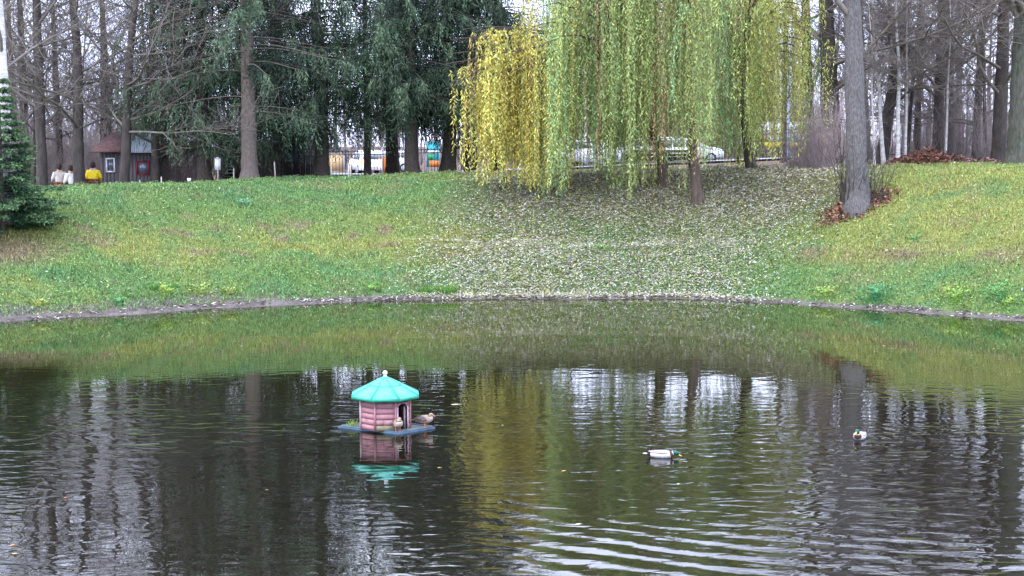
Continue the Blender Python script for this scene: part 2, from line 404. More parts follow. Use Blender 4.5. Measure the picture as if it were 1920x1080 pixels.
b = MB(); b.leaves(*flat_leaves(x, y, rng.uniform(.09, .16, n), rng.uniform(.026, .046, n), col, .07))
tag(b.build('fallen_willow_leaves', M['litter'], attr=True), label='pale narrow willow leaves scattered thickly over the bank under the willow', cat='leaves', kind='stuff')

# small broad leaved ground cover and stray yellow leaves between the blades
x, y = sample_bank(60000, .7); z = terrain(x, y); px, py = proj(x, y, z)
k = rng.random(len(x)) < (.2 + 1.6 * np.clip(fbm(x * .7, y * .7, 55) - .4, 0, 1) + .4 * ((py > 500) & ((px < 700) | (px > 1400)))) * np.clip((61 - y) / 2, 0, 1); x, y, px = x[k], y[k], px[k]; n = len(x)
col = np.where(rng.random((n, 1)) < .1, np.array([.48, .43, .18]), np.array([.2, .38, .12])) * (.6 + .6 * rng.random((n, 1)))
b = MB(); b.leaves(*flat_leaves(x, y, rng.uniform(.06, .12, n), rng.uniform(.04, .07, n), col, .08, .5))
tag(b.build('ground_cover', M['leaf'], attr=True), label='clover like leaves and stray yellow leaves among the grass of the bank', cat='ground cover', kind='stuff')
# wet debris along the waterline
a = rng.uniform(.35, 2.8, 9000); rr = PR + rng.normal(.15, .22, 9000); x = CX + rr * np.cos(a); y = CY + rr * np.sin(a); r_ = shore_d(x, y)
k = (r_ > -.12) & (r_ < .6) & (y > 38) & (fbm(a * 60, a * 0, 8, 3) > .42); x, y = x[k], y[k]; n = len(x)
P, D, S, ln, wd, col = flat_leaves(x, y, rng.uniform(.05, .22, n), rng.uniform(.015, .06, n), np.where(rng.random((n, 1)) < .3, np.array([.5, .47, .4]), np.array([.09, .07, .055])) * (.5 + .9 * rng.random((n, 1))), .04, .3)
P[:, 2] = np.maximum(P[:, 2], .006)
b = MB(); b.leaves(P, D, S, ln, wd, col); tag(b.build('shore_debris', M['litter'], attr=True), label='dark wet leaf and twig debris along the far waterline', cat='debris', kind='stuff')
def litter_patch(name, label, c, rx, ry, n, h=0.0, cols=((.2, .075, .05), (.3, .14, .09), (.12, .06, .05), (.36, .22, .16))):
    a = rng.uniform(0, 2 * pi, n); rr = np.sqrt(rng.random(n)) * (.7 + .5 * rng.random(n))
    x = c.x + rx * rr * np.cos(a); y = c.y + ry * rr * np.sin(a)
    P, D, S, ln, wd, col = flat_leaves(x, y, rng.uniform(.09, .17, n), rng.uniform(.07, .12, n), np.array(cols)[rng.integers(0, len(cols), n)] * (.6 + .7 * rng.random((n, 1))), .05, .6)
    P[:, 2] += h * np.clip(1 - rr, 0, 1) * rng.random(n) ** .4
    b = MB(); b.leaves(P, D, S, ln, wd, col); tag(b.build(name, M['litter'], attr=True), label=label, cat='leaves', kind='stuff')
BIG = ground_at(1608, 385)
litter_patch('red_leaf_litter', 'reddish brown fallen leaves round the foot of the big grey trunk', BIG, 1.35, .75, 1500, .08)
litter_patch('leaf_pile', 'heap of russet leaves raked under the bushes at the right', at(1745, 285, 61.5), 2.0, 1.2, 2600, .75)
litter_patch('leaf_drift', 'low drift of brown leaves beside the mossy trunk at right', at(1840, 300, 61), 1.9, .9, 1300, .22, ((.3, .16, .13), (.4, .26, .22), (.16, .08, .07)))
litter_patch('woodland_litter', 'dull brown leaf litter beneath the spruces behind the lawn', Vector((-9, 66, 0)), 12, 5, 6000, .0, ((.2, .12, .1), (.26, .17, .13), (.12, .08, .07)))
litter_patch('path_litter', 'yellow and brown leaves on the level ground behind the park bench', Vector((8, 62.5, 0)), 9, 3.5, 5000, .0, ((.5, .42, .12), (.36, .36, .1), (.22, .14, .1), (.2, .26, .07)))

# broad leaved plants along the margin
def rosette(name, px, py, rad, n, col, h=.08, label=None):
    p = ground_at(px, py)
    a = rng.uniform(0, 2 * pi, n); t = rng.random(n)
    P = np.stack([p.x + np.cos(a) * rad * t * .7, p.y + np.sin(a) * rad * t * .7, np.zeros(n)], 1)
    P[:, 2] = terrain(P[:, 0], P[:, 1]) + rng.random(n) * h
    D = unit(np.stack([np.cos(a), np.sin(a), .2 + rng.random(n) * .9], 1)); S = unit(np.stack([-np.sin(a), np.cos(a), rng.normal(0, .3, n)], 1))
    b = MB(); b.leaves(P - np.array(p), D, S, rng.uniform(.07, .13, n), rng.uniform(.05, .09, n), jitc(col, n, .35))
    o = b.build(name, M['leaf'], attr=True); o.location = p
    return tag(o, label=label, cat='plant', group='leafy plants along the water margin', kind='stuff')
SP = [(310, 552, .38, 90, (.3, .42, .08), .25, 'round bright lime green plant at the left margin of the pond'),
      (222, 571, .25, 50, (.1, .3, .1), .1, 'small green rosette on the left mud edge'),
      (75, 575, .3, 60, (.35, .4, .1), .1, 'yellow green weed on the far left mud edge'),
      (375, 548, .5, 90, (.32, .42, .12), .1, 'low lime weeds just right of the round lime plant'),
      (430, 550, .4, 80, (.34, .4, .1), .1, 'low yellow green weeds above the muddy strip'),
      (695, 545, .35, 60, (.2, .36, .08), .1, 'small green weeds left of the grass tuft'),
      (1640, 560, .8, 260, (.08, .28, .12), .2, 'dark green weed patch on the right margin'),
      (1545, 552, .5, 90, (.3, .44, .1), .1, 'bright green weed patch left of the dark one'),
      (1790, 563, .8, 170, (.24, .4, .07), .15, 'yellow green weed patch at the right margin'),
      (1870, 555, .7, 150, (.12, .33, .1), .15, 'green weed patch near the right picture edge'),
      (1895, 570, .5, 90, (.26, .4, .07), .12, 'lime green weeds at the far right waterline'),
      (455, 385, .4, 60, (.16, .34, .2), .15, 'bluish green dock plant on the upper left lawn'),
      (1712, 450, .3, 30, (.1, .3, .1), .08, 'single green rosette on the mossy right slope'),
      (1130, 470, .4, 60, (.14, .3, .07), .12, 'green tuft among pale leaves under the hanging strands')]
for s_ in SP: rosette('leafy_plant', *s_[:6], s_[6])
def tuft(px, py, n, h, sp, label):
    p = ground_at(px, py); a = rng.uniform(0, 2 * pi, n)
    P = np.stack([np.cos(a) * sp * rng.random(n), np.sin(a) * sp * rng.random(n), np.zeros(n)], 1)
    D = unit(np.stack([np.cos(a) * .6, np.sin(a) * .6, np.ones(n)], 1) + rng.normal(0, .15, (n, 3)))
    b = MB(); b.leaves(P, D, unit(np.cross(D, rnd_dir(n))), rng.uniform(.5, 1, n) * h, .03, jitc((.11, .27, .05), n, .4), tri=True)
    o = b.build('grass_tuft', M['grass'], attr=True); o.location = p; tag(o, label=label, cat='grass tuft', group='taller grass tufts on the bank')
tuft(836, 552, 220, .42, .26, 'tall green grass tuft at the water edge above the duck house')
tuft(800, 300 + 247, 90, .25, .2, 'smaller grass tuft just left of the tall tuft')
tuft(288, 543, 60, .25, .12, 'little dark grass tuft left of the round lime plant')
tuft(325, 540, 60, .22, .12, 'little dark grass tuft right of the round lime plant')
tuft(392, 572, 30, .16, .05, 'tiny grass tuft growing from the muddy strip')
def clumps():
    n = 520; x, y = sample_bank(4000, .7); r_ = shore_d(x, y); z = terrain(x, y); px, py = proj(x, y, z)
    k = (rng.random(len(x)) < np.where(r_ < 1.3, .9, .11)) & (y < 60); x, y, z = x[k], y[k], z[k]; c, _, _, _ = turf_colour(x, y); m = 16; n = len(x)
    hh = rng.uniform(.09, .24, n); X = np.repeat(x, m); Yy = np.repeat(y, m); Z = np.repeat(z, m); a = rng.uniform(0, 2 * pi, n * m); sp = rng.random(n * m) * .09
    D = unit(np.stack([np.cos(a) * .55, np.sin(a) * .55, np.ones(n * m)], 1) + rng.normal(0, .15, (n * m, 3)))
    b = MB(); b.leaves(np.stack([X + np.cos(a) * sp, Yy + np.sin(a) * sp, Z - .01], 1), D, unit(np.cross(D, rnd_dir(n * m))), np.repeat(hh, m) * rng.uniform(.5, 1, n * m), .022,
        np.clip(np.repeat(c * rng.uniform(.5, 1.1, (n, 1)), m, 0) * rng.uniform(.6, 1.3, (n * m, 1)), 0, 1), tri=True)
    tag(b.build('grass_clumps', M['grass'], attr=True), label='rougher clumps of longer grass dotted over the bank and its foot', cat='grass', kind='stuff')
clumps()
# leaves afloat
def float_leaf(px, py, ln, a, col, label):
    Y = 14140 / (py - 265); p = at(px, py, Y)
    b = MB(); t = np.linspace(0, 1, 9); wv = .2 * ln * np.sin(pi * t) ** .7
    Vt = np.concatenate([np.stack([t * ln, wv, .004 + .006 * np.sin(pi * t)], 1), np.stack([t * ln, -wv, .004 + .01 * t], 1), np.stack([t * ln, wv * 0, .003 + t * 0], 1)])
    fs = np.array([[i, 18 + i, 19 + i, i + 1] for i in range(8)] + [[18 + i, 9 + i, 10 + i, 19 + i] for i in range(8)])
    b.add(Vt, fs, col); o = b.build('floating_leaf', M['litter'], attr=True); o.location = (p.x, p.y, 0.002); o.rotation_euler = (0, 0, a)
    tag(o, label=label, cat='leaf', group='single leaves floating on the pond')
for a_ in [(845, 763, .3, .1, (.5, .46, .3), 'pale straw stem floating right of the duck house'), (1052, 892, .14, .4, (.5, .3, .06), 'orange leaf floating left of the pair of drakes'),
           (1268, 917, .1, .1, (.6, .6, .45), 'pale leaf floating below the left drake'), (1078, 996, .16, .5, (.55, .5, .3), 'pale curled leaf floating at bottom centre'),
           (18, 1037, .12, .5, (.55, .25, .1), 'orange leaf floating at the lower left corner'), (22, 1053, .12, .1, (.6, .4, .2), 'tan leaf floating beneath the orange leaf at lower left'),
           (120, 943, .08, .2, (.6, .25, .15), 'small red leaf floating at the left'), (820, 885, .1, 0, (.5, .42, .2), 'tan leaf floating below right of the duck house'),
           (497, 928, .07, 0, (.5, .3, .1), 'small orange leaf floating left of the house reflection'), (1425, 848, .08, 0, (.6, .5, .3), 'pale leaf floating between the two drakes'),
           (940, 803, .07, 0, (.5, .5, .3), 'tiny pale leaf floating in the yellow reflection'), (1012, 722, .09, 0, (.6, .6, .5), 'white speck of leaf floating above centre')]:
    float_leaf(a_[0], a_[1], a_[2] * .72, *a_[3:])

# ------------------------------------------------------------------ trees
def trunk_mesh(name, P, rad, m, n=14, jit=.05, extra=None):
    P = np.asarray(P, float)
    t = np.linspace(0, 1, len(P)); tt = np.concatenate([np.linspace(0, .08, 10)[:-1], np.linspace(.08, 1, 36)])
    Q = np.stack([np.interp(tt, t, P[:, k]) for k in range(3)], 1)
    for _ in range(3): Q[1:-1] = (Q[:-2] + Q[1:-1] * 2 + Q[2:]) / 4
    r = np.interp(tt, t, rad); r = r * (1 + .42 * np.exp(-np.maximum(Q[:, 2] - Q[0, 2] - .35, 0) / .28)); b = MB(); b.tube(Q, r, n, jit=jit)
    if extra: extra(b)
    return b.mesh(name, m, smooth=True)
def path_tree(base, H, r0, seed, lean=(0, 0), wob=.25, nb=16, start=.22, spread=.36, up=.45, fork=None, twigs=3.6, droop=0., sub=7):
    """returns trunk path and arrays of limb / twig segments, in local space"""
    rs = random.Random(seed); nr = np.random.default_rng(seed)
    k = 9; t = np.linspace(0, 1, k)
    P = np.stack([lean[0] * H * t + wob * np.cumsum(nr.normal(0, .3, k)) * t, lean[1] * H * t + wob * np.cumsum(nr.normal(0, .3, k)) * t, H * t], 1); P[0] = 0; 
    rad = r0 * (1 - t * .85)
    S0, S1, A0, A1 = [], [], [], []; T0, T1 = [], []
    def grow(p, d, ln, r, lev):
        nseg = (6, 5, 3, 2)[min(lev, 3)]
        d = Vector(d).normalized(); q = Vector(p); step = ln / nseg
        for i in range(nseg):
            d = (d + Vector((rs.gauss(0, .16), rs.gauss(0, .16), rs.gauss(.03, .13) - droop * .1))).normalized()
            q2 = q + d * step; ra = r * (1 - i / nseg * .75); rb = r * (1 - (i + 1) / nseg * .75)
            if lev >= 3: T0.append(q[:]); T1.append(q2[:])
            else: S0.append(q[:]); S1.append(q2[:]); A0.append(ra); A1.append(rb)
            if lev < 3:
                nchild = (0, sub, sub - 1, 0)[lev + 1 - 1] if False else {0: 2, 1: 2, 2: twigs / 3}[lev]
                nchild = int(nchild) + (rs.random() < nchild % 1)
                for _ in range(nchild):
                    if i == 0 and lev == 0: continue
                    sd = Vector((rs.gauss(0, 1), rs.gauss(0, 1), rs.gauss(.25, .7))).normalized()
                    dd = (d * .75 + sd * .9).normalized()
                    grow(q2, dd, ln * rs.uniform(.32, .55), rb * .55, lev + 1)
            q = q2
    for j in range(nb):
        tt = start + (1 - start) * ((j + rs.random()) / nb) ** 1.6
        b = [float(np.interp(tt, t, P[:, q])) for q in range(3)]
        a = rs.uniform(0, 2 * pi)
        grow(b, (cos(a), sin(a), up + rs.random() * .5), H * spread * (1.15 - tt * .75) * rs.uniform(.6, 1.15), r0 * .32 * (1.1 - tt * .8), 0)
    return P, rad, np.array(S0), np.array(S1), np.array(A0), np.array(A1), np.array(T0), np.array(T1)
BARE = {}
def bare_proto(key, H, r0, seed, barkm, twigm, **k):
    P, rad, S0, S1, A0, A1, T0, T1 = path_tree(None, H, r0, seed, **k)
    P = P.copy(); P[0, 2] -= .4
    tm = trunk_mesh('trunk', P, rad, barkm, 12, .07)
    b = MB(); big = A0 > .03
    if big.any(): b.segs(S0[big], S1[big], A0[big], A1[big], 5)
    b.segs(S0[~big], S1[~big], np.maximum(A0[~big], .007), np.maximum(A1[~big], .005), 3)
    nT = len(T0); side = unit(np.cross(T1 - T0, rnd_dir(nT))); tw = .008
    Vt = np.stack([T0 - side * tw / 2, T0 + side * tw / 2, T1], 1); b.add(Vt.reshape(-1, 3), np.arange(nT * 3).reshape(-1, 3))
    BARE[key] = (tm, b.mesh('crown', twigm, smooth=False))
bare_proto('a', 18, .24, 1, M['bark_dark'], M['twig'], nb=17, start=.16)
bare_proto('b', 16, .2, 2, M['bark_dark'], M['twig'], nb=17, start=.1, wob=.4, up=.2)
bare_proto('c', 19, .26, 3, M['bark_grey'], M['twig'], nb=16, start=.25, up=.8, spread=.3)
bare_proto('d', 15, .17, 4, M['bark_dark'], M['twig_pale'], nb=18, start=.12, wob=.5, up=.3)
bare_proto('s', 9, .055, 5, M['birch'], M['twig_pale'], nb=12, start=.3, up=1.2, spread=.2)
bare_proto('low', 13, .16, 6, M['bark_dark'], M['twig'], nb=20, start=.17, wob=.5, up=.05, spread=.42)
bare_proto('birch', 17, .2, 8, M['birch'], M['twig'], nb=13, start=.3, up=.7, spread=.22, wob=.12)
bare_proto('grey', 19, .5, 9, M['bark_grey'], M['twig'], nb=14, start=.33, up=.6, spread=.3, wob=.1)
bare_proto('green', 19, .72, 10, M['bark_green'], M['twig'], nb=14, start=.28, up=.4, spread=.32, wob=.2)
def bare(key, px, Y, label, s=1., rz=None, py=None, lean=(0, 0), group=None, wid=None, name='bare_tree'):
    p = at(px, 300, Y); p.z = gz(p.x, Y)
    if py is not None: p = ground_at(px, py)
    e = empty(name, p, random.uniform(0, 6.28) if rz is None else rz, label=label, cat='tree', group=group)
    e.rotation_euler = (Euler((lean[0], lean[1], 0)).to_matrix() @ Euler((0, 0, e.rotation_euler[2])).to_matrix()).to_euler()
    tm, cm = BARE[key]
    a = link('trunk', tm, e); c = link('crown', cm, e)
    e.scale = (s * (wid or 1),) * 2 + (s,) if wid else (s,) * 3
    return e
# nearest row (individually recognisable)
bare('birch', 14, ground_at(0, 438).y + .9, 'white birch trunk at the far left edge rising out of the young fir', .95, 1.0, name='birch_tree', wid=1.15)
bare('a', 78, 61, 'dark trunk just right of the white birch', 1, 2)
bare('a', 48, 66, 'slim dark trunk between the birch and the next dark trunk', .9, 4)
bare('low', 150, 61.5, 'mossy dark trunk between the white and the yellow jacket', 1.2, 3, wid=1.35)
bare('low', 228, 60.5, 'leaning dark trunk in front of the grey hut', 1.15, .4, lean=(0, .07), wid=1.2)
bare('low', 112, 68, 'bushy bare tree with low branches behind the people', 1.1, 5)
bare('d', 30, 70, 'pale twigged bare tree behind the birch', 1, 1)
bare('b', 196, 78, 'bare tree rising behind the left end of the hut', 1, 2)
bare('b', 292, 64, 'slender dark trunk right of the hut', 1, 1.2)
bare('d', 330, 70, 'pale twigged bare tree left of the spruces', 1, 3.4)
bare('grey', 1608, 0, 'big grey lichen covered trunk on the bank with stems at its foot', 1, 1.4, py=388, lean=(0, -.05), wid=.8)
bare('green', 1914, 58.6, 'thick mossy green trunk at the right edge', 1, .5, wid=.8)
bare('a', 1560, 63, 'dark trunk just left of the big grey trunk', 1.05, .2, lean=(0, -.06), wid=1.7)
bare('a', 1520, 64, 'second dark trunk further left of the big grey trunk', 1.0, 2.2, lean=(0, -.05), wid=1.1)
bare('b', 1652, 64, 'dark trunk leaning right behind the big grey trunk', 1.1, 1.9, lean=(0, .12), wid=1.2)
bare('a', 1758, 65, 'dark trunk behind the heap of russet leaves', 1.0, 4.0, wid=1.05)
bare('low', 1720, 70, 'bare tree with low branches behind the leaf heap', 1.1, 2.0)
bare('a', 1872, 61.5, 'dark brown trunk left of the mossy green one', 1.0, 5.0, wid=1.3)
bare('b', 1830, 68, 'slim dark trunk between the leaf heap and the right trunks', 1.0, 3.1)
bare('low', 1795, 78, 'spreading bare tree beyond the fence at right', 1.2, 3.1)
bare('s', 1658, 62, 'pale slender birch sapling right of the big grey trunk', 1.1, 1, lean=(0, -.08), name='birch_sapling', wid=1.6)
bare('s', 1684, 61.5, 'thicker pale birch sapling standing upright left of the leaf heap', 1.2, 2, lean=(0, -.03), name='birch_sapling', wid=1.4)
bare('s', 1697, 62, 'thin pale birch sapling next to the leaf heap', 1.1, 3, lean=(0, -.02), name='birch_sapling')
bare('s', 1772, 62.5, 'pale birch sapling growing out of the leaf heap', 1.0, 4, name='birch_sapling')
bare('s', 1640, 61, 'thin pale sapling close against the big grey trunk', .9, 5, lean=(0, -.05), name='birch_sapling')
# further rows
for i in range(26):
    px = -60 + 2040 * (i + .5) / 26 + random.uniform(-15, 15); Y = random.uniform(70, 83) if i % 2 else random.uniform(104, 124)
    if 900 < px < 1450 and Y < 90: Y += 32
    bare(random.choice('abcd'), px, Y, 'bare grey tree standing back in the woods behind the lawn', random.uniform(.7, 1.0), lean=(random.gauss(0, .03), random.gauss(0, .05)), wid=random.uniform(.6, 1.1), group='bare trees far back in the woods')
bare('low', 1700, 66, 'bare tree with long low twigs above the left end of the leaf heap', .95, 1.1, lean=(0, .05), wid=.6)
bare('low', 1850, 65, 'slim bare tree with long low twigs left of the dark brown trunk', 1.0, 2.6, lean=(0, -.06), wid=.55)
bare('low', 62, 64, 'slim twiggy bare tree between the birch and the people', 1.0, 4.6, lean=(0, .04), wid=.5)
bare('d', 1600, 68, 'pale twigged bare tree hidden behind the big grey trunk', .9, .9, lean=(0, .04))
bare('d', 1780, 69, 'pale twigged bare tree right behind the leaf heap', .9, 2.9, lean=(0, -.04))
# far-off wood
def far_wood():
    n = 15000; x = rng.uniform(-75, 75, n); y = rng.uniform(125, 165, n); z0 = rng.random(n) ** 1.5 * 9
    d = unit(np.stack([rng.normal(0, .35, n), rng.normal(0, .3, n), 1 + 0 * x], 1)); ln = rng.uniform(1.2, 3.5, n)
    P0 = np.stack([x, y, z0 + 3], 1); S = unit(np.cross(d, rnd_dir(n)))
    b = MB(); b.leaves(P0, d, S, ln, .07, jitc((.17, .14, .15), n, .35), tri=True)
    k = 300; xt = rng.uniform(-75, 75, k); yt = rng.uniform(122, 160, k)
    b.segs(np.stack([xt, yt, xt * 0 + 2], 1), np.stack([xt + rng.normal(0, .5, k), yt, rng.uniform(9, 13, k)], 1), rng.uniform(.1, .2, k), np.full(k, .04), 4, jitc((.13, .11, .11), k, .3))
    tag(b.build('distant_wood', foliage_mat('distant_twigs', 0), attr=True), label='grey mass of bare woodland far behind the road', cat='woodland', kind='stuff')
far_wood()

# shrubs of upright stems
def shrub(px, Y, h, n, spread, m, label, py=None, thick=.008, name='bare_shrub', nt=5, foot=.5):
    p = at(px, 300, Y); p.z = gz(p.x, Y)
    if py is not None: p = ground_at(px, py)
    b = MB(); rs = np.random.default_rng(int(abs(px)))
    a = rs.uniform(0, 2 * pi, n); lean = rs.random(n) * spread
    P0 = np.stack([np.cos(a) * foot * np.sqrt(rs.random(n)), np.sin(a) * foot * np.sqrt(rs.random(n)), np.full(n, -.05)], 1)
    d = unit(np.stack([np.cos(a) * lean, np.sin(a) * lean, np.ones(n)], 1)); hh = h * rs.uniform(.5, 1, n)
    cur = P0; r = np.full(n, thick)
    for k in range(5):
        d = unit(d + rs.normal(0, .12, (n, 3))); nx = cur + d * hh[:, None] / 5; r2 = r * .75
        b.segs(cur, nx, r, r2, 3)
        m_ = n * nt // 2; idx = rs.integers(0, n, m_); f = rs.random((m_, 1)); st = cur[idx] * (1 - f) + nx[idx] * f
        dd = unit(d[idx] + rs.normal(0, .55, (m_, 3))); l = rs.uniform(.1, .35, m_) * h * .45
        b.leaves(st, dd, unit(np.cross(dd, rs.normal(size=(m_, 3)))), l, .008, (1, 1, 1), tri=True)
        cur = nx; r = r2
    o = b.build(name, m); o.location = p
    return tag(o, label=label, cat='shrub')
shrub(1590, 0, 3.1, 50, .3, M['bark_dark'], 'dark upright stems crowding the left foot of the big grey trunk', py=384, thick=.022, foot=.45)
shrub(1630, 0, 2.4, 26, .35, M['bark_dark'], 'sparse dark stems at the right foot of the big grey trunk', py=380, thick=.019, foot=.4)
M['twig_mauve'] = mat('mauve_twig', (.34, .27, .27), .9, .2, 3)
shrub(1537, 57.5, 3.3, 230, .5, M['twig_mauve'], 'mauve grey bush of fine twigs left of the big grey trunk', nt=12)
shrub(1500, 62, 2.2, 160, .7, M['twig_mauve'], 'lower mauve bush further left under the willow edge', nt=10)
shrub(1720, 63, 3.2, 90, .55, M['twig'], 'brushy bare bush above the left of the leaf heap', nt=8)
shrub(1790, 63.5, 3.4, 90, .5, M['twig'], 'brushy bare bush above the right of the leaf heap', nt=12)
shrub(1850, 64, 3.0, 90, .6, M['twig_pale'], 'pale brushy bush left of the dark brown trunk', nt=12)
shrub(330, 66, 2.2, 160, .7, M['twig_mauve'], 'reddish bare bush right of the hut', nt=12)
shrub(300, 69, 2.6, 120, .6, M['twig'], 'brown bare bush close behind the hut corner', nt=12)
shrub(100, 66, 2.2, 120, .8, M['twig_pale'], 'pale thin bush left of the seated people', nt=12)
shrub(60, 72, 3.6, 160, .6, M['twig'], 'dense brown thicket behind the young fir', nt=12)
shrub(440, 80, 4.5, 160, .7, M['twig'], 'tall thicket behind the brown shed', nt=12)
shrub(700, 105, 5, 160, .8, M['twig'], 'thicket across the road behind the white hatchback', nt=12)
shrub(1640, 108, 4, 60, .8, M['twig'], 'thicket across the road behind the white van', nt=12)
shrub(880, 100, 5, 160, .8, M['twig'], 'thicket across the road left of the willow', nt=12)
shrub(240, 85, 6, 160, .8, M['twig'], 'thicket rising behind the hut roofs', nt=12)
shrub(1340, 108, 6, 160, .8, M['twig'], 'thicket across the road behind the bench', nt=12)

# brushwood between the trunks: copies of three bushes
TH = [shrub(-40, 72, 4.2, 170, .55, M['twig'], 'fine twigged brushwood standing in the woods behind the lawn', nt=14, foot=1.2),
      shrub(20, 75, 3.6, 170, .7, M['twig_mauve'], 'fine twigged brushwood standing in the woods behind the lawn', nt=14, foot=1.4),
      shrub(1960, 72, 4.6, 150, .45, M['twig_pale'], 'fine twigged brushwood standing in the woods behind the lawn', nt=10, foot=1.0)]
for t_ in TH: t_['group'] = 'brushwood in the woods behind the lawn'
for i in range(28):
    px = (-40 + 400 * i / 18) if i < 18 else (1560 + 37 * (i - 18)); px += random.uniform(-15, 15)
    Y = random.uniform(66, 83) if i % 3 else random.uniform(104, 112); src = TH[i % 3]
    if i < 18 and 150 < px < 300: Y = max(Y, 70)
    if i >= 18: Y = max(Y, 86 if px < 1700 else 74)
    if i >= 18 and (1620 < px < 1692 or 1772 < px < 1818): continue
    c = copy_tree(src); c.location = gpt = at(px, 300, Y); c.location.z = gz(gpt.x, Y); c.rotation_euler.z = random.uniform(0, 6.28); k_ = random.uniform(.8, 1.5); c.scale = (k_ * 1.1, k_ * 1.1, k_)

for i in range(10):
    px = 1000 + 560 * (i + .5) / 10 + random.uniform(-15, 15); c = copy_tree(TH[i % 3]); c.location = at(px, 300, 106 + i % 3 * 2.5); c.location.z = gz(c.location.x, c.location.y)
    c.rotation_euler.z = random.uniform(0, 6.28); c.scale = (1.9, 1.9, random.uniform(1.3, 1.9))
# spruces
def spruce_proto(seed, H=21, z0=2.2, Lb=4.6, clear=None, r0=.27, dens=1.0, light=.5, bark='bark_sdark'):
    rs = np.random.default_rng(seed)
    P = np.stack([np.cumsum(rs.normal(0, .04, 10)), np.cumsum(rs.normal(0, .04, 10)), np.linspace(-.3, H, 10)], 1); P[0, :2] = 0
    lim = MB(); fol = MB()
    z = z0; LP, LD, LS, LL, LW, LC = [], [], [], [], [], []
    s0, s1, ra, rb = [], [], [], []
    while z < H - .3:
        f = (z - z0) / (H - z0); nb = int(rs.integers(3, 6)); Lm = Lb * (1 - f) ** .75 * (.75 if z < z0 + .8 else 1) + .3
        for _ in range(nb):
            a = rs.uniform(0, 2 * pi); L_ = Lm * rs.uniform(.6, 1.1)
            if clear and z < clear and sin(a) < -.25: continue
            zz = z + rs.uniform(-.2, .2); k = 9; t = np.linspace(0, 1, k)
            out = L_ * t; rise = L_ * (.12 * t - .42 * t ** 2 + .18 * t ** 3.5) + rs.normal(0, .02)
            bend = rs.normal(0, .12) * t * L_
            ca, sa = cos(a), sin(a)
            Q = np.stack([np.interp(zz, P[:, 2], P[:, 0]) + ca * out - sa * bend, np.interp(zz, P[:, 2], P[:, 1]) + sa * out + ca * bend, zz + rise], 1)
            r_ = np.linspace(.014 + .005 * L_, .005, k); s0.append(Q[:-1]); s1.append(Q[1:]); ra.append(r_[:-1]); rb.append(r_[1:])
            # hanging secondaries
            ns = max(6, int(L_ * 8 * dens)); tt = rs.uniform(.05, 1, ns)
            B = np.stack([np.interp(tt, t, Q[:, q]) for q in range(3)], 1)
            side = rs.choice([-1, 1], ns); lat = rs.uniform(.1, .75, ns)[:, None] * side[:, None] * np.array([-sa, ca, 0]) * (1.05 - tt[:, None] * .6)
            fw = np.array([ca, sa, 0]) * rs.uniform(.1, .5, ns)[:, None]
            ln = rs.uniform(.35, 1.0, ns) * (.5 + .6 * min(1, L_ / 3))
            dn = np.array([0, 0, -1.]) * rs.uniform(.35, 1.3, ns)[:, None]
            sd_ = unit(lat + fw + dn * .8)
            lit_bough = rs.random() < (.55 if sa < 0 else .2)  # boughs on the camera side get the painted lit colour more often
            nl = 13
            for q in range(nl):
                fq = (q + rs.random(ns)[:, None]) / nl
                pos = B + sd_ * ln[:, None] * fq + np.array([0, 0, -1.]) * (fq ** 2) * ln[:, None] * .45
                D = unit(sd_ * .7 + rs.normal(0, .55, (ns, 3)) + np.array([0, 0, -.4]))
                S = unit(np.cross(D, rs.normal(size=(ns, 3))))
                LP.append(pos); LD.append(D); LS.append(S); LL.append(rs.uniform(.12, .26, ns)); LW.append(rs.uniform(.026, .05, ns))
                base = np.array([.022, .041, .026]) if not lit_bough else np.array([.08, .135, .078])  # dark undersides and lit boughs are put into the base colour
                # lit spray tops put into the colour: outer, upper part painted paler
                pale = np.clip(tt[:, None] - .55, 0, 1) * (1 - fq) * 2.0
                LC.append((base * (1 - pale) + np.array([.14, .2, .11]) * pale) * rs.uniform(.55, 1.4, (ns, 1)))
        z += rs.uniform(.27, .46)
    tm = trunk_mesh('trunk', P, np.linspace(r0 * 1.15, .03, 10), M[bark], 14, .05, extra=lambda q: q.segs(np.concatenate(s0), np.concatenate(s1), np.concatenate(ra), np.concatenate(rb), 4))
    fol.leaves(np.concatenate(LP), np.concatenate(LD), np.concatenate(LS), np.concatenate(LL), np.concatenate(LW), np.concatenate(LC))
    return tm, fol.mesh('crown', M['needle'], attr=True)
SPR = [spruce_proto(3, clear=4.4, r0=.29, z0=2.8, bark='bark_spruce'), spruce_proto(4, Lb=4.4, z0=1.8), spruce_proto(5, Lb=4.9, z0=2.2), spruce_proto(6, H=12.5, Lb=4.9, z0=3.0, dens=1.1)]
print('spruce polys', [len(s[1].polygons) for s in SPR])
def spruce(k, px, Y, label, s=1, rz=0, wid=1, lean=0):
    p = at(px, 300, Y); p.z = gz(p.x, Y)
    e = empty('spruce_tree', p, rz, label=label, cat='tree'); e.rotation_euler = (Euler((0, lean, 0)).to_matrix() @ Euler((0, 0, rz)).to_matrix()).to_euler()
    for nm, me in zip(('trunk', 'crown'), SPR[k]): link(nm, me, e)
    e.scale = (s * wid, s * wid, s)
spruce(0, 468, 59.5, 'spruce with tall clear grey brown trunk in front of the brown shed', 1, 0)
spruce(1, 384, 62.5, 'dark spruce with shaded trunk left of the clear trunked one', 1, 1.0, .95)
spruce(2, 603, 63.5, 'spruce with slightly bent trunk at the left end of the iron fence', 1, 2.3, 1, -.03)
spruce(3, 775, 63, 'dark spruce with trunk hidden to the ground left of the willow', 1, 4.1)
spruce(3, 838, 65, 'second dark spruce closely behind the one left of the willow', 1.1, .6)
spruce(3, 736, 70, 'spruce standing back between the two middle spruces', 1.1, 5.1)
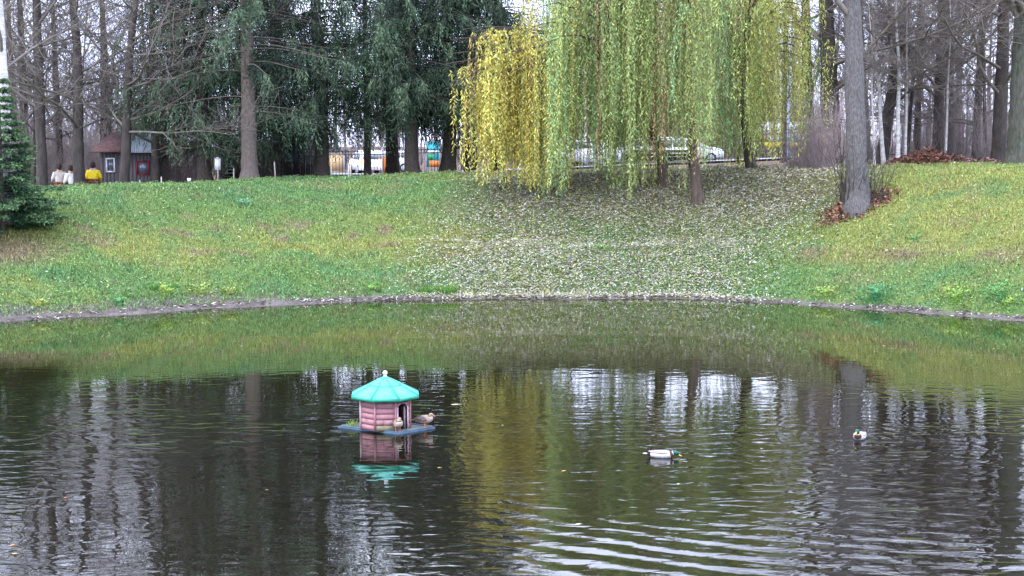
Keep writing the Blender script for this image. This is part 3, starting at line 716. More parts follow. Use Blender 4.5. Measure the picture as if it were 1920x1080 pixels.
spruce(2, 930, 67, 'spruce behind the yellow strands of the willow', 1.05, 3.5, 1.0)
spruce(1, 884, 66, 'spruce whose boughs meet the top of the yellow willow strands', 1.0, 2.2, .85)
spruce(1, 520, 70, 'spruce standing back behind the clear trunked spruce', 1.0, 2.9, .9)
spruce(2, 330, 67, 'spruce at the left end of the row near the hut', .95, 1.7, .75)

# young fir at left
def young_fir():
    p = ground_at(4, 438); p = ground_at(6, 438); e = empty('young_fir_tree', p, 0, label='young bushy green fir at the left edge of the lawn', cat='tree')
    tmb = MB(); tmb.tube([(0, 0, -.1), (0, 0, 3), (.03, 0, 4.9)], [.09, .05, .01], 8)
    b = MB(); rs = np.random.default_rng(77); lb = MB(); s0, s1 = [], []
    z = .05
    while z < 4.9:
        f = z / 4.9; n = 9; Lm = 2.0 * (1 - f) ** 1.15 * rs.uniform(.8, 1.15) + .12
        for _ in range(n):
            a = rs.uniform(0, 2 * pi); L_ = Lm * rs.uniform(.7, 1.1); t = np.linspace(0, 1, 5)
            Q = np.stack([cos(a) * L_ * t, sin(a) * L_ * t, z + L_ * (.15 * t - .1 * t * t)], 1); s0.append(Q[:-1]); s1.append(Q[1:])
            ns = int(34 * L_) + 5; tt = rs.uniform(.2, 1, ns); B = np.stack([np.interp(tt, t, Q[:, q]) for q in range(3)], 1)
            sg = rs.choice([-1, 1], ns)[:, None]
            sd_ = unit(np.array([-sin(a), cos(a), 0]) * sg * rs.uniform(.3, 1, (ns, 1)) + np.array([cos(a), sin(a), -.15]) * .8 + rs.normal(0, .15, (ns, 3)))
            ln = rs.uniform(.15, .34, ns) * (1.1 - .5 * tt)
            for q in range(7):
                fq = (q + rs.random((ns, 1))) / 7
                D = unit(sd_ + rs.normal(0, .45, (ns, 3))); S = unit(np.cross(D, rs.normal(size=(ns, 3))))
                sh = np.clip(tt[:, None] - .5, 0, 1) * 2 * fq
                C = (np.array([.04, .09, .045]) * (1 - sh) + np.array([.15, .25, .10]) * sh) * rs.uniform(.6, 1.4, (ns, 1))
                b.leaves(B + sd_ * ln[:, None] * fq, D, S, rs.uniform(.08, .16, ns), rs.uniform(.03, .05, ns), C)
        z += .14 + .16 * f
    tmb.segs(np.concatenate(s0), np.concatenate(s1), np.full(len(s0) * 4, .012), np.full(len(s0) * 4, .008), 3); tmb.build('trunk', M['bark_spruce'], e, True)
    b.build('crown', M['needle'], e, attr=True)
young_fir()

# ------------------------------------------------------------------ willows
def strand_bottom(px, rs):
    b = np.interp(px, [830, 850, 870, 930, 960, 1000, 1050, 1070, 1100, 1150, 1200, 1240, 1260, 1330, 1400, 1450, 1540],
                      [220, 290, 345, 350, 365, 400, 390, 330, 345, 400, 430, 400, 350, 330, 310, 315, 270])
    return b
def wcolour(px, rs):
    keys = [830, 950, 975, 1040, 1075, 1130, 1190, 1240, 1300, 1380, 1430, 1500, 1550]
    R_ = [.50, .48, .40, .36, .20, .22, .30, .20, .27, .27, .36, .36, .38]; G_ = [.42, .41, .41, .37, .36, .35, .36, .32, .36, .35, .42, .43, .44]; B_ = [.06, .06, .07, .07, .12, .11, .09, .11, .1, .09, .08, .08, .1]
    return np.array([np.interp(px, keys, q) for q in (R_, G_, B_)])
def willow(base, fork, r0, limbs, label, seed, strands_per=14, trunkpts=None):
    rs = np.random.default_rng(seed)
    e = empty('willow_tree', base, 0, label=label, cat='tree'); o = np.array(base)
    P = [np.array(base) - [0, 0, .4]] + [np.array(q) for q in (trunkpts or [])] + [np.array(fork), np.array(fork) + [0.1, 0, 1.2]]
    link('trunk', trunk_mesh('trunk', np.array(P) - o, np.linspace(r0 * 1.1, r0 * .4, len(P)), M['bark_willow'], 12, .06), e)
    lim = MB(); fol = MB(); tw0, tw1 = [], []
    LP, LD, LS, LL, LW, LC = [], [], [], [], [], []
    for (ex, ey, eY, kind) in limbs:
        end = np.array(at(ex, ey, eY)); st = np.array(fork) - np.array([0, 0, rs.uniform(0, 1.0)])
        apex = st * .45 + end * .55; apex[2] = max(st[2], end[2]) + (1.2 if kind == 'm' else .5)
        t = np.linspace(0, 1, 12)[:, None]; Q = (1 - t) ** 2 * st + 2 * t * (1 - t) * apex + t * t * end + rs.normal(0, .04, (12, 3)) * np.sin(pi * t)
        lim.tube(Q - o, np.linspace(.065, .012, 12), 5, cap=False)
        ns = strands_per if kind == 'm' else int(strands_per * 1.0)
        for cl in range(int(ns * 1.32)):
          if cl % 6 == 0:
            ct = rs.uniform(.28 if kind == 'm' else .45, 1.0); coff = rs.normal(0, .35, 3) * [1, 1, .5]; csw = rs.normal(0, .22, 2); cb = rs.random(); cu = rs.random(); cc = rs.random(); cbr = rs.uniform(.85, 1.45)
            cpx = proj(*[np.interp(ct, t[:, 0], Q[:, q]) + coff[q] for q in range(3)])[0]
            cdrop = abs(rs.normal(0, 80)) if cb < .55 else rs.uniform(0, 260)
            if 1180 < cpx < 1305 and cb > .4: cdrop = rs.uniform(115, 250)
          if True:
            tt = np.clip(ct + rs.normal(0, .05), 0, 1); p = np.array([np.interp(tt, t[:, 0], Q[:, q]) for q in range(3)]) + coff + rs.normal(0, .12, 3)
            px, py = proj(*p)
            bot = strand_bottom(px, rs) - cdrop - abs(rs.normal(0, 32))
            if 1060 < px < 1540 and cu < .38: bot = 180 + 250 * cu + rs.normal(0, 25)
            if kind == 'y': bot = np.interp(px, [830, 860, 900, 975], [240, 335, 350, 365]) - cdrop * .7 - abs(rs.normal(0, 28))
            zb = at(px, bot, p[1]).z
            zb = max(zb, gz(p[0], p[1]) + .12)
            Lg = p[2] - zb
            if Lg < .7: continue
            k = int(Lg / .065 * (1.25 if kind == 'y' else 1.0)); u = np.linspace(0, 1, k)[:, None]
            sw = rs.normal(0, .07, 2); ph = rs.uniform(0, 6)
            arch = (1 - np.exp(-u * Lg / .7)); path = p + np.concatenate([csw[0] * arch * 1.3 + sw[0] * u * Lg * .3 + .05 * np.sin(u * Lg * 1.6 + ph) * u, csw[1] * arch * 1.3 + sw[1] * u * Lg * .3 + .05 * np.cos(u * Lg * 1.4 + ph) * u, -u * Lg + .25 * np.sin(np.clip(u * Lg / .8, 0, 1) * pi)], 1)
            ki = np.linspace(0, k - 1, 6).astype(int); tw0.append(path[ki[:-1]]); tw1.append(path[ki[1:]])
            dens = rs.random(k) < (.93 if rs.random() < .85 else .5)
            pp = path[dens]; m_ = len(pp)
            D = unit(np.stack([rs.normal(0, .75, m_), rs.normal(0, .75, m_), -np.ones(m_)], 1)); S = unit(np.cross(D, rs.normal(size=(m_, 3))))
            c = wcolour(px + rs.normal(0, 45), rs)
            if kind == 'y' and rs.random() > np.clip((px - 900) / 90, 0, .8): c = np.array([.5, .47, .09]) if rs.random() < .6 else np.array([.4, .42, .1])
            g_ = cc
            if g_ < .16 and kind != 'y': c = np.array([.15, .32, .13])
            elif g_ < .3: c = c * [1.1, .95, .8]
            elif g_ < .36: c = np.array([.3, .2, .1])
            c = (c * [1.0, .96, .8] + .055) * cbr * rs.uniform(.75, 1.2)
            LP.append(pp); LD.append(D); LS.append(S); LL.append(rs.uniform(.10, .18, m_) * (1.1 if kind == 'y' else 1)); LW.append(rs.uniform(.022, .038, m_) * (1.3 if kind == 'y' else 1)); LC.append(np.clip(c * rs.uniform(.45, 1.6, (m_, 1)), 0, .9))
    P0 = np.concatenate(tw0) - o; P1 = np.concatenate(tw1) - o
    tb = MB(); tb.segs(P0, P1, np.full(len(P0), .004), np.full(len(P0), .003), 3)
    lim.build('limbs', M['bark_willow'], e, True)
    tb.build('twigs', mat('willow_twig', (.2, .16, .06), .8), e)
    fol.leaves(np.concatenate(LP) - o, np.concatenate(LD), np.concatenate(LS), np.concatenate(LL), np.concatenate(LW), np.concatenate(LC))
    ob = fol.build('crown', M['leaf'], e, attr=True); print('willow', len(ob.data.polygons))
def limbset(seed, pxa, pxb, n, Ya, Yb, ya, yb):
    rs = np.random.default_rng(seed)
    return [(rs.uniform(pxa, pxb), rs.uniform(ya, yb), rs.uniform(Ya, Yb), 'm') for _ in range(n)]
W1 = ground_at(1247, 345); W2 = ground_at(1311, 380); W3 = ground_at(1413, 320)
f1 = at(1175, 90, W1.y + .3); f2 = at(1300, 40, W2.y + .5); f3 = at(1385, 120, W3.y)
l1 = limbset(1, 985, 1215, 44, 50.5, 60, -130, 30) + [(985, 60, 53, 'm'), (1000, 20, 52, 'm'), (980, -30, 54, 'm'), (1010, 90, 51.5, 'm')] \
   + [(845, 75, 54.6, 'y'), (835, 120, 54.3, 'y'), (850, 100, 53.9, 'y'), (868, 55, 54.2, 'y'), (885, 60, 55, 'y'), (838, 160, 55, 'y'), (930, 150, 55.5, 'y'), (900, 170, 54, 'y'), (965, 100, 53.5, 'y'), (860, 120, 54.5, 'y'), (845, 165, 54, 'y'), (880, 75, 54.5, 'y'), (900, 110, 53.5, 'y'), (925, 120, 54, 'y'), (950, 110, 55, 'y'), (870, 140, 55.5, 'y'), (915, 90, 55.5, 'y'), (940, 150, 53.4, 'y'), (890, 150, 53.8, 'y'), (960, 140, 54.4, 'y')]
willow(W1, f1, .2, l1, 'leaning weeping willow with yellow strands on its left side', 101, 20, [at(1240, 280, W1.y), at(1205, 215, W1.y + .1), at(1180, 160, W1.y + .2)])
willow(W2, f2, .19, limbset(2, 1130, 1400, 44, 50.5, 59, -150, 40), 'weeping willow whose dark trunk stands lowest on the bank', 102, 19, [at(1303, 320, W2.y), at(1296, 250, W2.y), at(1290, 150, W2.y + .2)])
willow(W3, f3, .2, limbset(3, 1300, 1520, 36, 54, 64, -130, 80) + [(1470, 20, 57, 'm'), (1490, 60, 58, 'm'), (1450, 80, 56.5, 'm'), (1510, 30, 58, 'm'), (1535, 110, 58.5, 'm'), (1525, 90, 58, 'm'), (1530, 60, 59, 'm'), (1515, 120, 57, 'm'), (1500, 40, 60, 'm')], 'weeping willow with curved dark trunk right of the bench', 103, 16, [at(1400, 260, W3.y), at(1390, 200, W3.y)])

# ------------------------------------------------------------------ road, fence, buildings, vehicles
rd = MB(); rx_ = xs[(xs > -61) & (xs < 61)]
def strip(b, y0, y1, dz, color=None):
    n = len(rx_); z0 = terrain(rx_, np.full(n, y0)); V = np.concatenate([np.stack([rx_, np.full(n, y0), z0 + dz], 1), np.stack([rx_, np.full(n, y1), z0 + dz], 1)])
    b.add(V, np.array([[i, i + 1, n + i + 1, n + i] for i in range(n - 1)]), color)
strip(rd, 92.2, 101, .03); tag(rd.build('road', mat('asphalt', (.075, .075, .08), .9, .2, 5)), kind='structure')
pv = MB(); strip(pv, 89.6, 92.2, .13); n = len(rx_); z0 = terrain(rx_, np.full(n, 92.2))
pv.add(np.concatenate([np.stack([rx_, np.full(n, 92.2), z0 + .13], 1), np.stack([rx_, np.full(n, 92.2), z0 - .02], 1)]), np.array([[i, i + 1, n + i + 1, n + i] for i in range(n - 1)]))
tag(pv.build('pavement', mat('paving', (.3, .3, .3), .9, .15, 3)), kind='structure')
M['iron'] = mat('black_iron', (.012, .012, .014), .5, .2, 20)
M['white'] = mat('white_paint', (.75, .75, .77), .4, .06, 2)
M['carwhite'] = mat('white_car_paint', (.8, .8, .82), .22, .04, 2, spec=.6)
M['glass'] = mat('dark_glass', (.1, .12, .15), .08, .1, 2, spec=.9)
M['rubber'] = mat('tyre_rubber', (.015, .015, .016), .8, .2, 10)
def fence(pts, h, label):
    e0 = Vector(pts[0]); e = empty('iron_fence', e0, 0, label=label, cat='fence'); bars = MB()
    for a, b in zip(pts[:-1], pts[1:]):
        a = Vector(a); b = Vector(b); n = max(1, round((b - a).length / 2.6))
        for i in range(n):
            p = a.lerp(b, i / n); q = a.lerp(b, (i + 1) / n); p.z = gz(p.x, p.y); q.z = gz(q.x, q.y)
            pm = MB(); pm.box((0, 0, h / 2), (.11, .11, h + .2)); pm.box((0, 0, h + .12), (.15, .15, .05)); o = pm.build('post', M['iron'], e); o.location = p - e0
            d = q - p; rz = math.atan2(d.y, d.x)
            for hz in (.18, h - .3, h - .12):
                rm = MB(); rm.tube([p + Vector((0, 0, hz)) - e0, q + Vector((0, 0, hz)) - e0], .022, 4); rm.build('rail', M['iron'], e)
            k = int(d.length / .17)
            for j in range(1, k):
                c = p.lerp(q, j / k) - e0; bars.box((c.x, c.y, c.z + h / 2 + .02), (.024, .024, h - .1), rz)
    o = bars.build('bars', M['iron'], e); o['kind'] = 'stuff'
def gp(px, Y): p = at(px, 300, Y); p.z = gz(p.x, Y); return p
fence([gp(528, 66), gp(560, 72), gp(598, 82)], 2.2, 'near stretch of black iron fence beside the bent spruce trunk')
fence([gp(600, 84), gp(850, 84.5)], 1.65, 'lower black iron fence in front of the white hatchback')
fence([gp(853, 84.5), gp(1560, 84.5)], 1.9, 'black iron fence running behind the willow and bench')
fence([gp(1563, 84), gp(2000, 83)], 2.35, 'taller black iron fence behind the bushes at right')

M['hut'] = mat('grey_board', (.115, .1, .105), .9, .2, 6, stretch=(1, 1, 4))
M['hutroof'] = mat('rusty_roof', (.26, .15, .14), .9, .4, 8, c2=(.1, .06, .06))
M['tin'] = mat('grey_tin', (.3, .34, .38), .6, .25, 5)
M['red'] = mat('dark_red_paint', (.2, .02, .025), .6, .2, 6)
M['brownwall'] = mat('brown_board', (.16, .11, .11), .9, .25, 4, stretch=(3, 1, .6))
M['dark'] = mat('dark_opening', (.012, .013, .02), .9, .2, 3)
def hut():
    Y = 64.5; b0 = gp(236, Y); W = 2.35; x0 = at(187, 300, Y).x - b0.x; x1 = at(284, 300, Y).x - b0.x; zt = at(236, 285, Y).z - b0.z
    e = empty('garden_hut', b0, 0, label='grey boarded hut with rusty and tin roofs behind the leaning trunk', cat='hut')
    nb = 14; bw = (x1 - x0) / nb
    for i in range(nb):
        bm_ = MB(); bm_.box((x0 + bw * (i + .5), 0, zt / 2 - .1), (bw - .015, .04 + .01 * (i % 2), zt + .2)); bm_.build('board', M['hut'], e)
    c = MB(); c.box(((x0 + x1) / 2, 1.1, zt / 2 - .1), (x1 - x0 - .02, 2.1, zt + .19)); c.build('wall', M['hut'], e)
    rf = MB(); xm = at(240, 300, Y).x - b0.x
    V = [(x0 - .25, -.5, zt - .02), (xm, -.5, zt - .02), (xm, .9, zt + .75), (x0 + .25, .9, zt + .75), (x0 - .25, -.5, zt + .06), (xm, -.5, zt + .06), (xm, .9, zt + .83), (x0 + .25, .9, zt + .83)]
    Fq = np.array([[0, 3, 2, 1], [4, 5, 6, 7], [0, 1, 5, 4], [1, 2, 6, 5], [2, 3, 7, 6], [3, 0, 4, 7]])
    rf.add(np.array(V), Fq); r_ = rf.build('roof', M['hutroof'], e); r_['label'] = 'rusty brown roof slope'
    t2 = MB(); nn = 12; xa, xb = xm + .05, x1 + .15
    for i in range(nn):
        u0 = xa + (xb - xa) * i / nn; u1 = xa + (xb - xa) * (i + 1) / nn; lift = .03 * (i % 2)
        t2.add(np.array([(u0, -.45, zt + lift), (u1, -.45, zt + .03 - lift), (u1 - .25, 1.0, zt + .95 - lift), (u0 - .35, 1.0, zt + .93 + lift),
                         (u0, -.45, zt - .04), (u1, -.45, zt - .04), (u1 - .25, 1.0, zt + .88), (u0 - .35, 1.0, zt + .88)]), np.array([[0, 1, 2, 3], [4, 7, 6, 5], [0, 4, 5, 1], [1, 5, 6, 2], [2, 6, 7, 3], [3, 7, 4, 0]]))
    r_ = t2.build('roof', M['tin'], e); r_['label'] = 'grey corrugated tin roof slope'
    def window(pxa, pxb, pya, pyb, fm, nm):
        a = at(pxa, pya, Y) - b0; b = at(pxb, pyb, Y) - b0; cx, cz, ww, hh = (a.x + b.x) / 2, (a.z + b.z) / 2, b.x - a.x, a.z - b.z
        f = MB(); t = .06
        for s in (-1, 1): f.box((cx + s * (ww - t) / 2, -.06, cz), (t, .06, hh)); f.box((cx, -.061, cz + s * (hh - t) / 2), (ww - 2 * t - .002, .06, t))
        fo = f.build(nm, fm, e); p = MB(); p.box((cx, -.04, cz), (ww - .04, .02, hh - .04)); p.build('pane', M['glass'], fo)
    window(199, 217, 296, 323, M['white'], 'window_frame'); window(256, 281, 301, 328, M['red'], 'window_frame')
hut()
def shed():
    Y = 69; b0 = gp(468, Y); e = empty('brown_shed', b0, 0, label='long brown boarded shed with dark doorway behind the clear spruce trunk', cat='shed')
    xa = at(411, 300, Y).x - b0.x; xb = at(527, 300, Y).x - b0.x; zt = at(468, 268, Y).z - b0.z
    d0 = at(419, 300, Y).x - b0.x; d1 = at(437, 300, Y).x - b0.x
    nb = 22; bw = (xb - xa) / nb
    for i in range(nb):
        c = xa + bw * (i + .5)
        if d0 < c < d1: continue
        m_ = MB(); m_.box((c, 0, zt / 2 - .1), (bw - .012, .05 + .012 * (i % 2), zt + .2)); m_.build('board', M['brownwall'], e)
    m_ = MB(); m_.box(((xa + xb) / 2, 1.7, zt / 2 - .1), (xb - xa, 3, zt + .18)); m_.build('wall', M['dark'], e)  # near-black block; shade inside the doorway is put into its colour
    m_ = MB(); m_.box(((xa + xb) / 2, 1.4, zt + .12), (xb - xa + .4, 3.8, .09), rx=.05); m_.build('roof', M['tin'], e)
    m_ = MB(); m_.box((xb * .35, -.45, zt + .06), (1.1, .05, .2)); m_.build('fascia', M['white'], e)
    for i in range(4):
        m_ = MB(); m_.box((d0 + .3, -.12, .15 + .16 * i), (.45, .3, .03), ry=.04 * (-1) ** i); m_.build('shelf', M['white'], e)
shed()
# signs and stakes
def sign_post():
    p = gp(408, 61); e = empty('notice_post', p, 0, label='white notice board on a thin post left of the clear spruce trunk', cat='sign')
    zc = at(408, 308, 61).z - p.z
    b = MB(); b.box((0, .03, zc / 2 - .1), (.05, .05, zc + .35)); b.build('post', mat('weathered_wood', (.4, .37, .34), .9), e)
    b = MB(); b.box((0, 0, zc), (.24, .02, .46)); b.box((0, -.002, zc + .25), (.12, .018, .06)); b.build('board', M['white'], e)
sign_post()
M['stake'] = mat('pale_stake', (.52, .48, .44), .9, .15, 8)
for px, Y, h, lean, lb in [(301, 60.5, .62, .02, 'pale wooden stake in front of the reddish bush'), (438, 60.3, .48, 0, 'short pale stake left of the clear spruce trunk'), (516, 60.3, .72, -.04, 'pale leaning stake right of the clear spruce trunk'),
                        (621, 61, .5, 0, 'short pale stake left of the hatchback'), (653, 59.5, .55, .02, 'thin pale stake just left of the double stake'), (657.5, 59.5, .62, -.01, 'thicker grey stake in front of the hatchback'), (260, 60.5, .6, .03, 'pale stake below the red framed window')]:
    p = gp(px, Y); b = MB(); b.tube([(0, 0, -.25), (lean * .5, 0, h * .5), (lean, 0, h)], [.03, .027, .022], 6); b.tube([(lean, 0, h), (lean, 0, h + .03)], [.022, .008], 6)
    o = b.build('wooden_stake', M['stake']); o.location = p; tag(o, label=lb, cat='stake', group='stakes along the top of the lawn')
p = gp(354, 60.3); b = MB(); b.tube([(0, 0, -.1), (0, 0, .22)], [.015, .015], 6); b.tube([(0, 0, .2), (0, 0, .24), (0, 0, .42)], [.03, .06, .085], 10)
o = b.build('cup_on_stick', M['white']); o.location = p; tag(o, label='white plastic cup stuck upside up on a stick by the dark spruce', cat='cup')
# hanging feeder
def feeder():
    Y = 62.5; c = at(551, 295, Y); e = empty('bird_feeder', c, 0, label='dark hanging bird feeder box beside the bent spruce trunk', cat='bird feeder')
    b = MB(); b.box((0, 0, 0), (.36, .26, .5)); b.build('box', M['dark'], e)
    b = MB(); V = [(-.28, -.22, .25), (.28, -.22, .25), (.28, .22, .25), (-.28, .22, .25), (0, -.22, .62), (0, .22, .62)]
    b.add(np.array(V), [np.array([[0, 3, 2, 1], [0, 4, 5, 3], [1, 2, 5, 4]]), np.array([[0, 1, 4], [2, 3, 5]])]); b.build('roof', M['dark'], e)
    b = MB(); b.tube([(0, 0, .6), (.02, 0, 1.4), (.3, 0, 2.2)], .012, 5); b.build('cord', M['iron'], e)
feeder()

def bench(name, px, Y, W, label, slat_m, leg_m, rz=0, back=True, pz=None):
    p = gp(px, Y); e = empty(name, p, rz, label=label, cat='bench')
    for k in range(4):
        b = MB(); b.box((0, -.2 + .12 * k, .44 + .008 * k), (W, .1, .035)); b.build('seat_slat', slat_m[0], e)
    for k in range(3):
        b = MB(); b.box((0, .27 + .035 * k, .6 + .14 * k), (W, .03, .115), rx=-.2); b.build('back_slat', slat_m[1], e)
    for s in (-1, 1):
        b = MB(); x = s * (W / 2 - .12)
        b.tube([(x, -.28, -.05), (x, -.24, .2), (x, -.2, .42)], .03, 8); b.tube([(x, .3, -.05), (x, .22, .25), (x, .24, .45), (x, .38, .92)], .03, 8)
        b.tube([(x, -.24, .41), (x, .24, .43)], .025, 6); b.tube([(x, -.22, .4), (x, -.27, .58), (x, -.2, .66), (x, .28, .66)], .028, 8)
        b.tube([(x, -.27, .6), (x, -.33, .64), (x, -.29, .69), (x, -.2, .67)], .028, 8)
        b.build('leg', leg_m, e, True)
    return e
M['slat_pale'] = mat('worn_pale_wood', (.42, .4, .4), .8, .2, 4, stretch=(.3, 3, 3)); M['slat_dark'] = mat('dark_brown_wood', (.045, .03, .028), .7, .3, 6)
M['slat_red'] = mat('red_brown_wood', (.2, .08, .05), .7, .3, 6)
bench('park_bench', 1237, 60, 2.65, 'park bench with black cast legs under the willows', (M['slat_pale'], M['slat_dark']), M['iron'])
BB = bench('park_bench', 173, 62.3, .62, 'brown slatted bench under the person in yellow', (M['slat_red'], M['slat_red']), M['slat_red'], rz=pi)
BC = bench('park_bench', 124, 62.9, .9, 'reddish bench under the person in white', (M['slat_red'], M['slat_red']), M['slat_red'], rz=pi)

BB.scale = (1, 1, .8); BC.scale = (1, 1, .8)
# people
def skin_obj(name, verts, edges, radii, m, parent, sub=2, root=0):
    me = bpy.data.meshes.new(name); me.from_pydata(verts, edges, []); o = link(name, me, parent, m)
    md = o.modifiers.new('Skin', 'SKIN'); me.skin_vertices or None
    sv = me.skin_vertices[0].data
    for i, r in enumerate(radii): sv[i].radius = (r, r) if not isinstance(r, tuple) else r
    sv[root].use_root = True
    s = o.modifiers.new('Subdivision', 'SUBSURF'); s.levels = sub; s.render_levels = sub
    for p_ in me.polygons: p_.use_smooth = True
    return o
def seated(px, Y, jacket, label, rz, lean=0.0, side=0., dz=0):
    p = gp(px, Y); e = empty('person', p + Vector((0, 0, dz)), rz, label=label, cat='person')
    # local: faces -y, seat at .46
    pel = (0, .02, .55); ch = (side * .5, .02 - lean * .5, .88); nk = (side, .0 - lean, 1.14); hd = (side * 1.1, -.04 - lean, 1.3)
    v = [pel, ch, nk, hd, (side * 1.1, -.05 - lean, 1.38)]; ed = [(0, 1), (1, 2), (2, 3), (3, 4)]; r = [(.17, .12), (.18, .13), .06, .095, .07]
    for s in (-1, 1):
        k = len(v); v += [(side * .9 + s * .18, 0 - lean * .9, 1.06), (side * .6 + s * .26, -.05 - lean * .6, .8), (side * .4 + s * .18, -.32 - lean * .5, .66), (side * .4 + s * .1, -.42 - lean * .5, .66)]
        ed += [(2, k), (k, k + 1), (k + 1, k + 2), (k + 2, k + 3)]; r += [.07, .05, .038, .04]
        k = len(v); v += [(s * .1, 0, .52), (s * .13, -.42, .53), (s * .13, -.45, .1), (s * .14, -.58, .05)]
        ed += [(0, k), (k, k + 1), (k + 1, k + 2), (k + 2, k + 3)]; r += [.09, .07, .045, .04]
    skin_obj('body', v, ed, r, mat('skin_tone', (.55, .36, .28), .6, .05, 5), e, 1)
    v = [pel, ch, (side * .95, -lean * .95, 1.1)]; ed = [(0, 1), (1, 2)]; r = [(.23, .18), (.235, .175), (.12, .1)]
    for s in (-1, 1):
        k = len(v); v += [(side * .9 + s * .2, -lean * .9, 1.05), (side * .6 + s * .29, -.05 - lean * .6, .8), (side * .4 + s * .2, -.3 - lean * .5, .67)]
        ed += [(2, k), (k, k + 1), (k + 1, k + 2)]; r += [.1, .08, .06]
    skin_obj('jacket', v, ed, r, jacket, e, 2)
    v = [(0, .02, .55)]; ed = []; r = [.17]
    for s in (-1, 1):
        k = len(v); v += [(s * .1, -.03, .53), (s * .13, -.43, .54), (s * .13, -.46, .12)]; ed += [(0, k), (k, k + 1), (k + 1, k + 2)]; r += [.11, .09, .065]
    skin_obj('trousers', v, ed, r, M['dark'], e, 1)
    h = MB(); t = np.linspace(0, pi, 7); h.tube([(side * 1.1, .0 - lean, 1.31 + .15 * math.sin(q - pi / 2)) for q in t], [.02 + .09 * sin(q) for q in t], 10); h.build('hair', mat('dark_hair', (.04, .025, .02), .8), e, True)
seated(174, 62.3, mat('yellow_jacket_cloth', (.85, .62, .02), .7, .15, 6, .01), 'person in a bright yellow jacket sitting with back to the pond', 0 + pi, dz=-.02)
seated(137, 62.6, mat('white_jacket_cloth', (.78, .78, .84), .7, .1, 6, .01), 'person in a white jacket leaning forward left of the mossy trunk', pi + .9, .18, .0)
seated(112, 63.2, mat('cream_coat_cloth', (.5, .46, .43), .8, .15, 6, .01), 'person in a pale grey coat seated left of the white jacket', pi + .6, .1, .0)

